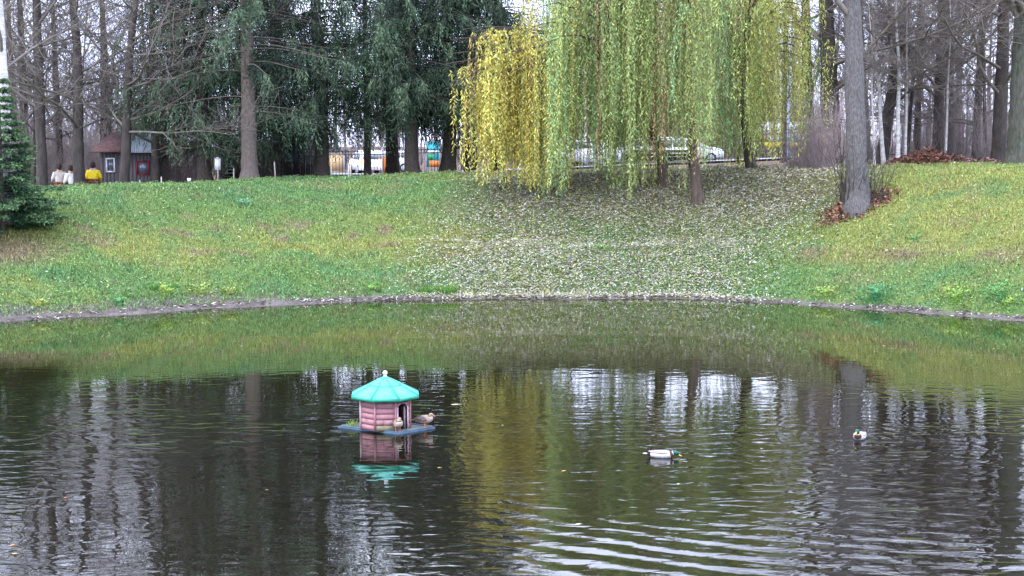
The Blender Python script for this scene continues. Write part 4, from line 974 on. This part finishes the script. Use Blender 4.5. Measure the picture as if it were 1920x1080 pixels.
# vehicles
def vehicle(px, Y, label, L_=4.2, W=1.76, H=1.5, kind='hatch', rz=0, lit=False, cat='car', bodym=None, name='parked_car'):
    p = at(px, 300, Y); p.z = gz(p.x, Y) + .03; e = empty(name, p, rz, label=label, cat=cat); bodym = bodym or M['carwhite']
    h = H
    if kind == 'hatch':   # x forward
        prof = [(-.5, .2), (-.5, .42), (-.475, .62), (-.44, .88), (-.36, .985), (-.1, 1.0), (.08, .95), (.25, .68), (.44, .58), (.495, .45), (.5, .2)]
        glassz = (.62, .93)
    elif kind == 'suv':
        prof = [(-.5, .2), (-.5, .5), (-.49, .66), (-.46, .93), (-.42, 1.0), (.05, 1.0), (.15, .95), (.28, .68), (.46, .6), (.5, .48), (.5, .2)]; glassz = (.66, .93)
    else:
        prof = [(-.5, .15), (-.5, .5), (-.5, .95), (-.48, 1.0), (.28, 1.0), (.33, .97), (.42, .62), (.48, .5), (.5, .4), (.5, .15)]; glassz = (.62, .9)
    b = MB(); n = len(prof); V = []
    for yy, inset in ((-.5, 0), (-.46, 1), (.46, 1), (.5, 0)): pass
    rows = [(-1, .0), (-.9, .0), (.9, .0), (1, .0)]
    ring = []
    for s in (-1, -.86, .86, 1):
        for (a, c) in prof:
            tum = 1 - max(0, c - .6) * .42
            edge = 1 if abs(s) < .95 else .965
            zc = .2 + (c - .2) * (edge if c > .6 else 1)
            V.append((a * L_ * (1 if abs(s) < .95 else .985), s * W / 2 * tum, zc * h))
    V = np.array(V); fq = []
    for r in range(3):
        for i in range(n - 1): fq.append([r * n + i, r * n + i + 1, (r + 1) * n + i + 1, (r + 1) * n + i])
    fq.append([0, 0, 0, 0]); fq = fq[:-1]
    b.add(V, np.array(fq))
    b.f.append(np.array([list(range(n))[::-1]])); b.mi.append(np.zeros(1)); b.f.append(np.array([[3 * n + i for i in range(n)]])); b.mi.append(np.zeros(1))
    b.f.append(np.array([[0, n, n + n - 1, n - 1], [n, 2 * n, 3 * n - 1, 2 * n - 1], [2 * n, 3 * n, 4 * n - 1, 3 * n - 1]])); b.mi.append(np.zeros(3))
    b.build('body', bodym, e)
    # side windows, rear and front glass set just proud of the body
    z0, z1 = glassz; zz0, zz1 = z0 * h + .02, z1 * h - .03
    def yw(z): return W / 2 * (1 - max(0, z / h - .6) * .42)
    xr = -.43 * L_ if kind != 'van' else .12 * L_; xf = .13 * L_ if kind != 'van' else .36 * L_
    for s in (-1, 1):
        for (a, c) in (((xr, xr + (xf - xr) * .3), (xr + (xf - xr) * .33, xr + (xf - xr) * .63), (xr + (xf - xr) * .66, xf)) if kind != 'van' else ((xr, xf),)):
            g_ = MB(); o0 = s * (yw(zz0) + .006); o1 = s * (yw(zz1) + .006); sh = .12 if c == xf else 0; sh2 = .1 if a == xr else 0
            g_.add(np.array([(a, o0, zz0), (c + sh, o0, zz0), (c - sh, o1, zz1), (a + sh2, o1, zz1), (a, o0 - s * .03, zz0), (c + sh, o0 - s * .03, zz0), (c - sh, o1 - s * .03, zz1), (a + sh2, o1 - s * .03, zz1)]), np.array([[0, 1, 2, 3], [4, 7, 6, 5], [0, 4, 5, 1], [1, 5, 6, 2], [2, 6, 7, 3], [3, 7, 4, 0]]))
            g_.build('side_window', M['glass'], e)
    pr = dict(hatch=((-.475, .64), (-.44, .86)), suv=((-.49, .68), (-.465, .9)), van=((-.5, .6), (-.5, .85)))[kind]
    g_ = MB(); (a0, c0), (a1, c1) = pr
    g_.add(np.array([(a0 * L_ - .01, -.38 * W, c0 * h), (a0 * L_ - .01, .38 * W, c0 * h), (a1 * L_ - .012, .33 * W, c1 * h), (a1 * L_ - .012, -.33 * W, c1 * h), (a0 * L_ + .03, -.38 * W, c0 * h), (a0 * L_ + .03, .38 * W, c0 * h), (a1 * L_ + .03, .33 * W, c1 * h), (a1 * L_ + .03, -.33 * W, c1 * h)]), np.array([[0, 1, 2, 3], [4, 7, 6, 5], [0, 4, 5, 1], [1, 5, 6, 2], [2, 6, 7, 3], [3, 7, 4, 0]])); g_.build('rear_window', M['glass'], e)
    for s in (-1, 1):
        tl = MB(); tl.box((-.49 * L_, s * .4 * W, .55 * h), (.12, .3, .17)); tl.build('tail_light', M['lamp_on'] if lit else M['lamp_red'], e)
        hl = MB(); hl.box((.485 * L_, s * .38 * W, .5 * h), (.1, .3, .14)); hl.build('headlight', M['glass'], e)
        for x in (-.31, .31):
            wv = MB(); wv.tube([(x * L_, s * (W / 2 - .2), .31), (x * L_, s * (W / 2 + .01), .31)], [.31, .31], 20, up=(0, 0, 1)); wo = wv.build('tyre', M['rubber'], e)
            rm = MB(); rm.tube([(x * L_, s * (W / 2 - .02), .31), (x * L_, s * (W / 2 + .022), .31)], [.2, .2], 14); rm.build('rim', M['tin'], wo)
    bp_ = MB(); bp_.box((-.5 * L_, 0, .3 * h), (.12, W * .96, .2 * h)); bp_.build('bumper', bodym, e)
    pl = MB(); pl.box((-.5 * L_ - .065, 0, .33 * h), (.02, .5, .11)); pl.build('number_plate', M['white'], e)
    return e
M['lamp_on'] = mat('lit_orange_lamp', (1, .35, .05), .3, .05, 2, emit=7); M['lamp_red'] = mat('red_lamp', (.5, .02, .02), .3, .1, 2)
vehicle(690, 94, 'white hatchback with lit orange tail lights behind the low fence', 4.1, 1.75, 1.52, 'hatch', rz=pi - .95 - .35, lit=True)
e_ = vehicle(722, 100, 'second white car showing just behind the hatchback', 4.3, 1.8, 1.5, 'suv', rz=pi)
vehicle(1103, 93.5, 'white off road car seen through green willow strands', 4.4, 1.85, 1.75, 'suv', rz=-.5)
vehicle(1290, 94.5, 'white car behind the right half of the bench', 4.3, 1.8, 1.55, 'hatch', rz=0)
vehicle(1215, 98, 'second white car further back left of the bench centre', 4.3, 1.8, 1.7, 'suv', rz=pi)
vehicle(1655, 93.5, 'white van with tall body behind the thin birch saplings', 5.0, 2.0, 2.4, 'van', rz=-pi / 2 - .2, cat='van', name='parked_van')

# kiosks, posters, stalls
def panel(name, pxa, pxb, pya, pyb, Y, m, label, cat, depth=.12, legs=True, extra=None):
    a = at(pxa, pya, Y); b = at(pxb, pyb, Y); cx = (a.x + b.x) / 2; gz_ = gz(cx, Y); e = empty(name, (cx, Y, gz_), 0, label=label, cat=cat)
    wv, ht = abs(b.x - a.x), abs(a.z - b.z); zc = (a.z + b.z) / 2 - gz_
    q = MB(); q.box((0, 0, zc), (wv, depth, ht)); q.build('panel', m, e)
    f = MB(); t = .05
    for s in (-1, 1): f.box((s * (wv / 2 + t / 2), 0, (zc + ht / 2 + t) / 2 - .05), (t, depth + .04, zc + ht / 2 + t + .1))
    f.box((0, 0, zc + ht / 2 + t / 2), (wv, depth + .04, t)); f.box((0, 0, zc - ht / 2 - t / 2), (wv, depth + .04, t)); f.build('frame', M['tin'], e)
    if extra: extra(e, wv, ht, zc, depth)
    return e
C = lambda n, c, **k: mat(n, c, .6, .12, 3, **k)
def poster_bits(cols):
    def f(e, wv, ht, zc, d):
        for (x, z, a, b, m) in cols:
            q = MB(); q.box((x * wv, -d / 2 - .006, zc + z * ht), (a * wv, .01, b * ht)); q.build('print', m, e)
    return f
mw, mo, mb_, mp_, mt, mg, my, mm = M['white'], C('orange_print', (.6, .2, .05)), C('blue_print', (.03, .15, .5)), C('purple_print', (.4, .05, .5)), C('teal_print', (.05, .4, .45)), C('green_print', (.05, .35, .1)), C('yellow_print', (.7, .5, .05)), C('magenta_print', (.5, .04, .42))
panel('poster_column', 718, 740, 277, 326, 90.5, mo, 'advertising stand with purple and white poster over orange brick colour', 'poster stand', .5, extra=poster_bits([(-.2, .3, .55, .3, mw), (.25, .36, .4, .25, mp_), (-.2, .45, .5, .06, mp_)]))
panel('poster_board', 759, 777, 248, 276, 90, mb_, 'blue poster board with orange top between the spruce trunks', 'poster board', .1, extra=poster_bits([(0, .43, 1, .12, mo), (.2, -.1, .4, .5, mw)]))
panel('poster_board', 800, 824, 266, 314, 88, mt, 'teal poster board with orange base left of the yellow willow', 'poster board', .1, extra=poster_bits([(.1, -.36, .8, .26, mo), (0, .1, .9, .12, mw), (-.2, -.1, .4, .2, mg)]))
panel('orange_hoarding', 612, 645, 288, 322, 104, C('ochre_board', (.5, .36, .2)), 'ochre hoarding across the road behind the hatchback bonnet', 'hoarding', .1)
panel('shop_front', 1412, 1500, 229, 256, 101.5, mw, 'long white fascia of a kiosk seen through the willow at right', 'kiosk', 2.0, extra=poster_bits([(.15, -.7, .12, .35, mg), (-.33, -.6, .14, .25, mo), (.1, -1.05, .8, .3, my), (-.1, -.65, .2, .3, mw), (.38, -.75, .2, .35, mb_)]))
panel('stall', 1502, 1518, 228, 245, 101, mw, 'small white sign box right of the kiosk fascia', 'sign', .3)
panel('banner', 1786, 1805, 217, 262, 89, mm, 'magenta banner with white top behind the bushes at right', 'banner', .06, extra=poster_bits([(.1, .4, .7, .18, mw)]))
panel('orange_banner', 1644, 1652, 184, 206, 100, mo, 'small orange sign above the white van', 'sign', .08, extra=poster_bits([(0, .55, 1.6, .12, mw)]))
panel('white_cabinet', 1060, 1070, 255, 285, 92, mw, 'narrow white cabinet left of the off road car', 'cabinet', .4)
def pole(px, Y, pt, r, m, label, name='street_pole'):
    p = gp(px, Y); zt = at(px, pt, Y).z - p.z; b = MB(); b.tube([(0, 0, -.3), (0, 0, .6), (0, 0, .62), (0, 0, zt)], [r * 1.5, r * 1.4, r, r * .8], 10)
    b.box((0, 0, .25), (r * 4, r * 4, .5)); o = b.build(name, m, smooth=False); o.location = p; tag(o, label=label, cat='pole')
pole(539, 88, 120, .13, M['tin'], 'tall pale grey street pole behind the near fence stretch')
pole(1476, 90, 120, .1, mat('blue_grey_paint', (.2, .27, .4), .5), 'blue grey street pole seen through the right willow')
pole(1818, 86, 198, .07, M['white'], 'white pole behind the fence at right')
pole(1097, 95, 150, .08, M['white'], 'white pole rising above the off road car')

# ------------------------------------------------------------------ duck house
M['pink'] = mat('pink_paint', (.45, .225, .25), .8, .18, 9, .004, 40, c2=(.33, .17, .19))
M['pinkpale'] = mat('worn_pale_pink_paint', (.55, .42, .43), .8, .2, 9)
M['turq'] = mat('turquoise_paint', (.09, .46, .37), .45, .08, 5, .002, 30)
M['turqr'] = mat('turquoise_batten', (.03, .27, .21), .5, .1, 6)
M['turqd'] = mat('green_fascia_paint', (.02, .27, .17), .5, .15, 6)
M['mossyplank'] = mat('mossy_wood', (.3, .25, .17), .9, .35, 12, c2=(.16, .15, .08))
M['blue'] = mat('faded_blue_paint', (.10, .18, .26), .7, .3, 10, c2=(.07, .11, .15)); M['deck'] = mat('mucky_deck', (.22, .23, .22), .9, .45, 18, c2=(.09, .09, .08))
def duck_house():
    e = empty('duck_house', HOUSE, 0, label='floating pink octagonal duck house with turquoise roof on a blue raft', cat='duck house')
    top = .03
    pl = [(-.85, .05), (.28, -.57), (.88, -.02), (-.15, .6)]
    b = MB(); V = [(x, y, .0) for x, y in pl] + [(x, y, top) for x, y in pl]
    b.add(np.array(V), np.array([[0, 3, 2, 1], [4, 5, 6, 7]]), mi=1); b.add(np.array(V), np.array([[i, (i + 1) % 4, 4 + (i + 1) % 4, 4 + i] for i in range(4)]), mi=0)
    b.build('raft', [M['blue'], M['deck']], e)
    for i in range(4):   # blue edging boards
        p, q = Vector((*pl[i], top + .008)), Vector((*pl[(i + 1) % 4], top + .008)); c = (p + q) / 2; d = q - p
        cen = Vector((0, 0, top)); c = c + (cen - c).normalized() * .02
        b = MB(); b.box(c, (d.length - .12, .035, .012), math.atan2(d.y, d.x)); b.build('edge_board', M['blue'], e)
    Rr = .475; hw = .585; ang = [R(-90 + a) for a in (-18, 27, 72, 117, 162, 207, 252, 297)]
    vt = [Vector((Rr * cos(a), Rr * sin(a), 0)) for a in ang]
    rows = 6; ph = hw / rows
    for i in range(8):
        a, c = vt[i], vt[(i + 1) % 8]; d = c - a; rz = math.atan2(d.y, d.x); mid = (a + c) / 2; inn = -mid.normalized() * .015; Wd = d.length
        def plank(u0, u1, z0, z1, m=M['pink'], nm='plank', prd=0):
            b = MB(); cc = a + d * ((u0 + u1) / 2) + inn - inn.normalized() * prd
            b.box((cc.x, cc.y, top + (z0 + z1) / 2), (Wd * (u1 - u0) - .002, .012, z1 - z0 - .003), rz, rx=0); return b.build(nm, m, e)
        door = (i == 1)
        if not door:
            bb_ = MB(); cc = mid + inn * 1.95; bb_.box((cc.x, cc.y, top + hw / 2), (Wd * .95, .012, hw - .01), rz); bb_.build('gap_backing', M['pink'], e)  # added backing so plank gaps neither show dark nor leak light
        for r in range(rows):
            z0, z1 = r * ph, (r + 1) * ph; prd = random.uniform(0, .004)
            if door and r < 5:
                if r < 4: plank(0, .12, z0, z1, prd=prd); plank(.80, 1, z0, z1, prd=prd)
                else:
                    # arched head
                    b = MB(); n = 10; V = []; 
                    for k in range(n + 1):
                        u = .12 + .68 * k / n; zz = z0 - .0 + .75 * ph * math.sin(pi * k / n) ** .7
                        for y_ in (0, 1): V += [(u, y_, zz), (u, y_, z1 - .009)]
                    VV = [tuple(a + d * u + inn + mid.normalized() * (.013 if y_ == 0 else -.013) + Vector((0, 0, top + zz))) for u, y_, zz in V]
                    fq = []
                    for k in range(n):
                        q = 4 * k; fq += [[q, q + 4, q + 5, q + 1], [q + 2, q + 3, q + 7, q + 6], [q, q + 2, q + 6, q + 4], [q + 1, q + 5, q + 7, q + 3]]
                    b.add(np.array(VV), np.array(fq)); b.build('door_arch', M['pink'], e)
                    plank(0, .12, z0, z1, prd=prd); plank(.80, 1, z0, z1, prd=prd)
                continue
            if r == 0 and i == 0: plank(.02, 1, z0, z1, M['mossyplank'], prd=.003); continue
            if i in (0, 7) and r in (0, 1, 3) and random.random() < .6:
                s = random.uniform(.35, .65); plank(0, s, z0, z1, prd=prd); plank(s, 1, z0, z1, prd=prd + .002)
            else: plank(0, 1, z0, z1, prd=prd)
        b = MB(); v_ = a * .985; b.box((v_.x, v_.y, top + hw / 2), (.03, .03, hw - .004), math.atan2(v_.y, v_.x)); b.build('corner_post', M['pink'] if i != 7 else M['pinkpale'], e)
        if door:
            for u in (.12, .80):
                b = MB(); cc = a + d * u + inn + mid.normalized() * .017; b.box((cc.x, cc.y, top + 2.1 * ph), (.022, .014, 4.2 * ph), rz); b.build('door_trim', M['pinkpale'], e)
            cc = a + d * .77 - mid.normalized() * .07; b = MB(); b.box((cc.x, cc.y, top + 2 * ph), (.016, .045, 4 * ph), rz); b.build('door_leaf', M['pinkpale'], e)
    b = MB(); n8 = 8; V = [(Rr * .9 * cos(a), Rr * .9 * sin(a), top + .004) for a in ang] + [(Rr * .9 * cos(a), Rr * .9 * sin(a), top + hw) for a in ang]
    b.add(np.array(V), [np.array([list(range(8)), [15, 14, 13, 12, 11, 10, 9, 8]])]); b.build('floor_and_ceiling', M['dark'], e)  # near-black so the doorway looks dark; interior shade put into the colour
    # roof
    Ro = .63; z0 = top + hw - .005; rise = .315; apex = Vector((0, 0, z0 + rise)); rv = [Vector((Ro * cos(a), Ro * sin(a), z0)) for a in ang]
    for i in range(8):
        a, c = rv[i], rv[(i + 1) % 8]
        for (t0, t1, k) in ((0, .52, 0), (.53, .97, 1)):
            V = [a.lerp(apex, t0), c.lerp(apex, t0), c.lerp(apex, t1), a.lerp(apex, t1)]; nrm = (V[1] - V[0]).cross(V[3] - V[0]).normalized()
            cen = sum(V, Vector()) / 4; V = [q + (cen - q) * .012 for q in V]; V2 = [q + nrm * (.014 + .005 * k) for q in V]
            b = MB(); b.add(np.array([q[:] for q in V + V2]), np.array([[0, 3, 2, 1], [4, 5, 6, 7], [0, 1, 5, 4], [1, 2, 6, 5], [2, 3, 7, 6], [3, 0, 4, 7]])); b.build('roof_panel', M['turq'], e)
        b = MB(); b.tube([a + Vector((0, 0, .012)), apex * .97 + a * .03 + Vector((0, 0, .012))], [.014, .012], 6); b.build('roof_rib', M['turqr'], e, True)
        d = c - a; m_ = (a + c) / 2; b = MB(); b.box((m_.x * .995, m_.y * .995, z0 - .016), (d.length - .004, .02, .05), math.atan2(d.y, d.x)); b.build('fascia', M['turqd'], e)
    b = MB(); V = [(Ro * .97 * cos(a), Ro * .97 * sin(a), z0 - .012) for a in ang]; b.add(np.array(V), [np.array([list(range(8))[::-1]])]); b.build('soffit', M['turqd'], e)
    b = MB(); q = apex.z; t = np.linspace(0, pi, 9)
    b.tube([(0, 0, q - .03), (0, 0, q + .005), (0, 0, q + .03)], [.07, .035, .018], 12); b.tube([(0, 0, q + .065 - .042 * cos(k)) for k in t], [.042 * sin(k) + .001 for k in t], 14); b.build('finial', mat('white_finial', (.7, .68, .66), .5, .1), e, True)
    # weeds on the raft
    n = 70; a = rng.uniform(0, 2 * pi, n); P = np.stack([-.58 + rng.normal(0, .05, n), -.0 + rng.normal(0, .06, n), np.full(n, top)], 1)
    D = unit(np.stack([np.cos(a) * .5, np.sin(a) * .5, np.ones(n)], 1)); b = MB(); b.leaves(P, D, unit(np.cross(D, rnd_dir(n))), rng.uniform(.04, .17, n), .012, jitc((.2, .3, .06), n, .4))
    o = b.build('raft_weeds', M['leaf'], attr=True); tag(o, label='small green weeds sprouting on the left end of the raft', cat='weeds', kind='stuff'); o.location = HOUSE
duck_house()

# ------------------------------------------------------------------ ducks
def loft(b, P, ry, rz, n=16, mi=None, up=(0, 0, 1)):
    """continuous body along a spine in the xz plane (and y for a turned head)"""
    P = np.array(P, float); k0 = len(P); t = np.linspace(0, 1, k0); tt = np.linspace(0, 1, (k0 - 1) * 3 + 1)
    def sm(a):
        a = np.interp(tt, t, a); 
        for _ in range(2): a[1:-1] = (a[:-2] + 2 * a[1:-1] + a[2:]) / 4
        return a
    Q = np.stack([sm(P[:, q]) for q in range(3)], 1); ry = sm(ry); rz = sm(rz); k = len(Q)
    T = np.gradient(Q, axis=0); T = unit(T); side = np.cross(np.array([0, 0, 1.]), T)
    for i in range(k):
        if np.linalg.norm(side[i]) < .25: side[i] = side[i - 1] if i else [0, 1, 0]
    side = unit(side); B = unit(np.cross(T, side)); th = np.arange(n) * 2 * pi / n
    V = Q[:, None] + np.cos(th)[None, :, None] * side[:, None] * ry[:, None, None] + np.sin(th)[None, :, None] * B[:, None] * rz[:, None, None]
    i = np.arange(k - 1)[:, None] * n; j = np.arange(n)[None]; j2 = (j + 1) % n; F4 = np.stack([i + j, i + j2, i + n + j2, i + n + j], -1)
    V = np.vstack([V.reshape(-1, 3), Q[0], Q[-1]]); a = k * n
    b.add(V, [F4.reshape(-1, 4), np.array([[a, (q + 1) % n, q] for q in range(n)] + [[a + 1, (k - 1) * n + q, (k - 1) * n + (q + 1) % n] for q in range(n)])])
    rows = np.repeat(np.arange(k - 1), n) / (k - 1); cosr = np.tile(np.sin((np.arange(n) + .5) * 2 * pi / n), k - 1)
    if mi is not None:
        b.mi[-2] = np.array([mi(r, c) for r, c in zip(rows, cosr)]); b.mi[-1] = np.array([mi(0, 0)] * n + [mi(1, 0)] * n)
    return Q
DM = dict(
    flank=mat('pale_grey_flank', (.5, .49, .51), .8, .2, 30, .002, 90), green=mat('glossy_green_head', (.01, .13, .07), .25, .5, 20, c2=(.005, .03, .04)), ring=M['white'],
    breast=mat('chestnut_breast', (.1, .035, .03), .8, .25, 30), black=mat('black_feather', (.012, .012, .014), .6, .2, 20), bill=mat('yellow_bill', (.62, .5, .08), .4, .1, 10),
    hen=mat('mottled_buff_feather', (.42, .31, .25), .9, .4, 45, .003, 80, c2=(.2, .14, .11)), henb=mat('pale_belly_feather', (.5, .4, .34), .9, .2, 30, c2=(.3, .23, .19)),
    henw=mat('dark_wing_feather', (.2, .16, .145), .85, .4, 30, c2=(.06, .045, .04)), orange=mat('orange_leg', (.75, .22, .08), .5, .15, 10), henbill=mat('brown_bill', (.33, .2, .12), .5, .2, 10),
    back=mat('grey_brown_back', (.33, .28, .29), .8, .25, 30))
def wing(e, s, m, P, wv, name='wing'):
    """folded wing: curved leaf shape lying on the flank"""
    b = MB(); P = np.array(P, float); n = len(P); t = np.linspace(0, 1, 14); Q = np.stack([np.interp(t, np.linspace(0, 1, n), P[:, q]) for q in range(3)], 1); Q[:, 1] *= s
    W_ = wv * np.sin(np.clip(t * .93 + .07, 0, 1) * pi) ** .6
    V = []
    for i in range(14):
        for c in (-1, -.5, 0, .5, 1): V.append((Q[i, 0], Q[i, 1] + s * .012 * (1 - c * c) - s * .018 * max(c, 0), Q[i, 2] + c * W_[i]))
    V = np.array(V); Vi = V - np.array([0, s * .012, 0]); f = []
    for i in range(13):
        for c in range(4): q = i * 5 + c; f += [[q, q + 1, q + 6, q + 5], [70 + q, 75 + q, 76 + q, 71 + q]]
    b.add(np.vstack([V, Vi]), np.array(f)); b.build(name, m, e, True)
def bill(e, p, d, m, L_=.055):
    b = MB(); p = Vector(p); d = Vector(d).normalized(); b.tube([p, p + d * L_ * .5 - Vector((0, 0, .006)), p + d * L_ * .9 - Vector((0, 0, .008)), p + d * L_ - Vector((0, 0, .008))], [.015, .012, .014, .006], 8, ell=[1, .6, .4, .3]); b.build('bill', m, e, True)
def eyes(e, p, d):
    p = Vector(p); s = Vector((0, 0, 1)).cross(Vector(d)).normalized()
    for k in (-1, 1):
        b = MB(); c = p + s * k * .032; b.tube([c - s * k * .006, c, c + s * k * .004], [.002, .007, .002], 8); b.build('eye', DM['black'], e, True)
def drake(loc, rz, label, feeding):
    e = empty('mallard_drake', loc, rz, label=label, cat='duck')
    if feeding: P = [(-.25, 0, .055), (-.2, 0, .055), (-.13, 0, .05), (-.04, 0, .045), (.06, 0, .045), (.13, 0, .05), (.165, 0, .065), (.19, 0, .075), (.21, 0, .08), (.235, 0, .077), (.262, 0, .065), (.28, 0, .05)]; hp, hd_ = (.236, 0, .085), (1, 0, -.35)
    else: P = [(-.25, 0, .055), (-.2, 0, .055), (-.13, 0, .055), (-.04, 0, .05), (.06, 0, .05), (.12, 0, .06), (.15, 0, .09), (.158, 0, .125), (.165, 0, .15), (.185, 0, .17), (.21, 0, .17), (.23, 0, .16)]; hp, hd_ = (.195, 0, .175), (1, 0, -.25)
    ry = [.012, .045, .082, .1, .1, .078, .05, .036, .036, .04, .033, .014]; rz_ = [.01, .03, .06, .072, .072, .062, .045, .036, .036, .038, .03, .013]
    mats = [DM['flank'], DM['green'], DM['ring'], DM['breast'], DM['black'], DM['back']]
    def mi(r, c):
        if r > .62: return 1
        if r > .585: return 2
        if r > .47: return 3
        if r < .12: return 4
        return 5 if c > .75 else 0
    b = MB(); loft(b, P, ry, rz_, 16, mi); b.build('body', mats, e, True)
    bill(e, np.array(P[-1]) - [.006, 0, 0], hd_, DM['bill']); eyes(e, hp, hd_)
    for s in (-1, 1): wing(e, s, DM['back'], [(.09, .086, .085), (0, .094, .092), (-.12, .07, .095), (-.21, .02, .098)], .022)
    b = MB(); b.tube([(-.2, 0, .06), (-.25, 0, .058), (-.3, 0, .06)], [.03, .028, .01], 8, ell=[.4, .3, .3]); b.build('tail', M['white'], e, True)
    b = MB(); b.tube([(-.2, 0, .085), (-.235, 0, .1), (-.245, 0, .12), (-.225, 0, .13)], [.012, .01, .007, .003], 6); b.build('tail_curl', DM['black'], e, True)
drake(DR1, R(-6), 'drake mallard with green head lowered to the water in mid pond', True)
drake(DR2, R(-118), 'drake mallard swimming toward the viewer at right', False)
def hen(loc, rz, label, tucked=0, tilt=.2):
    e = empty('mallard_hen', loc, rz, label=label, cat='duck'); h = .085
    P = [(-.22, 0, .1), (-.17, 0, .11), (-.1, 0, .125), (-.02, 0, .13), (.06, 0, .138), (.1, 0, .155)]
    P += [(.108, 0, .178), (.1, 0, .198), (.1, 0.0, .215), (.125, 0, .222), (.147, 0, .216)] if not tucked else [(.095, 0, .182), (.08, .0, .2), (.06, .015, .216), (.035, .03, .222), (.012, .045, .212)]
    P = np.array(P); P[:, 2] += .012
    ry = [.012, .04, .07, .09, .088, .062, .04, .034, .036, .032, .015]; rz_ = [.01, .03, .06, .075, .078, .062, .04, .034, .034, .028, .013]
    mats = [DM['hen'], DM['henb'], DM['henw']]
    b = MB(); loft(b, P, ry, rz_, 16, lambda r, c: 1 if c < -.3 and .2 < r < .75 else (2 if r < .1 else 0)); b.build('body', mats, e, True)
    d = P[-1] - P[-2]; bill(e, P[-1] - d * .3, (d[0], d[1], -.01), DM['henbill']); eyes(e, P[-2] + [0, 0, .004], d)
    for s in (-1, 1):
        wing(e, s, DM['henw'], [(.06, .08, .155), (0, .092, .16), (-.1, .07, .16), (-.2, .03, .15)], .045)
        b = MB(); y = s * .038; b.tube([(.0, y, .09), (.01, y, .045), (.005, y, .008)], [.012, .007, .006], 6)
        for k in (-.35, 0, .35): b.tube([(.0, y, .008), (.05, y + k * .05, .005)], [.006, .003], 5)
        b.add(np.array([(0, y, .006), (.045, y - .017, .004), (.05, y, .004), (.045, y + .017, .004)]), np.array([[0, 1, 2, 3]])); b.build('foot', DM['orange'], e, True)
    b = MB(); b.tube([(-.17, 0, .128), (-.23, 0, .122), (-.29, 0, .115)], [.03, .028, .01], 8, ell=[.4, .3, .3]); b.build('tail', DM['hen'], e, True)
hen(HOUSE + Vector((.25, -.46, .03)), R(-75), 'brown hen mallard standing at the front edge of the raft by the doorway', 1)
hen(HOUSE + Vector((.70, -.06, .03)), R(-14), 'brown hen mallard standing on the right corner of the raft facing right')
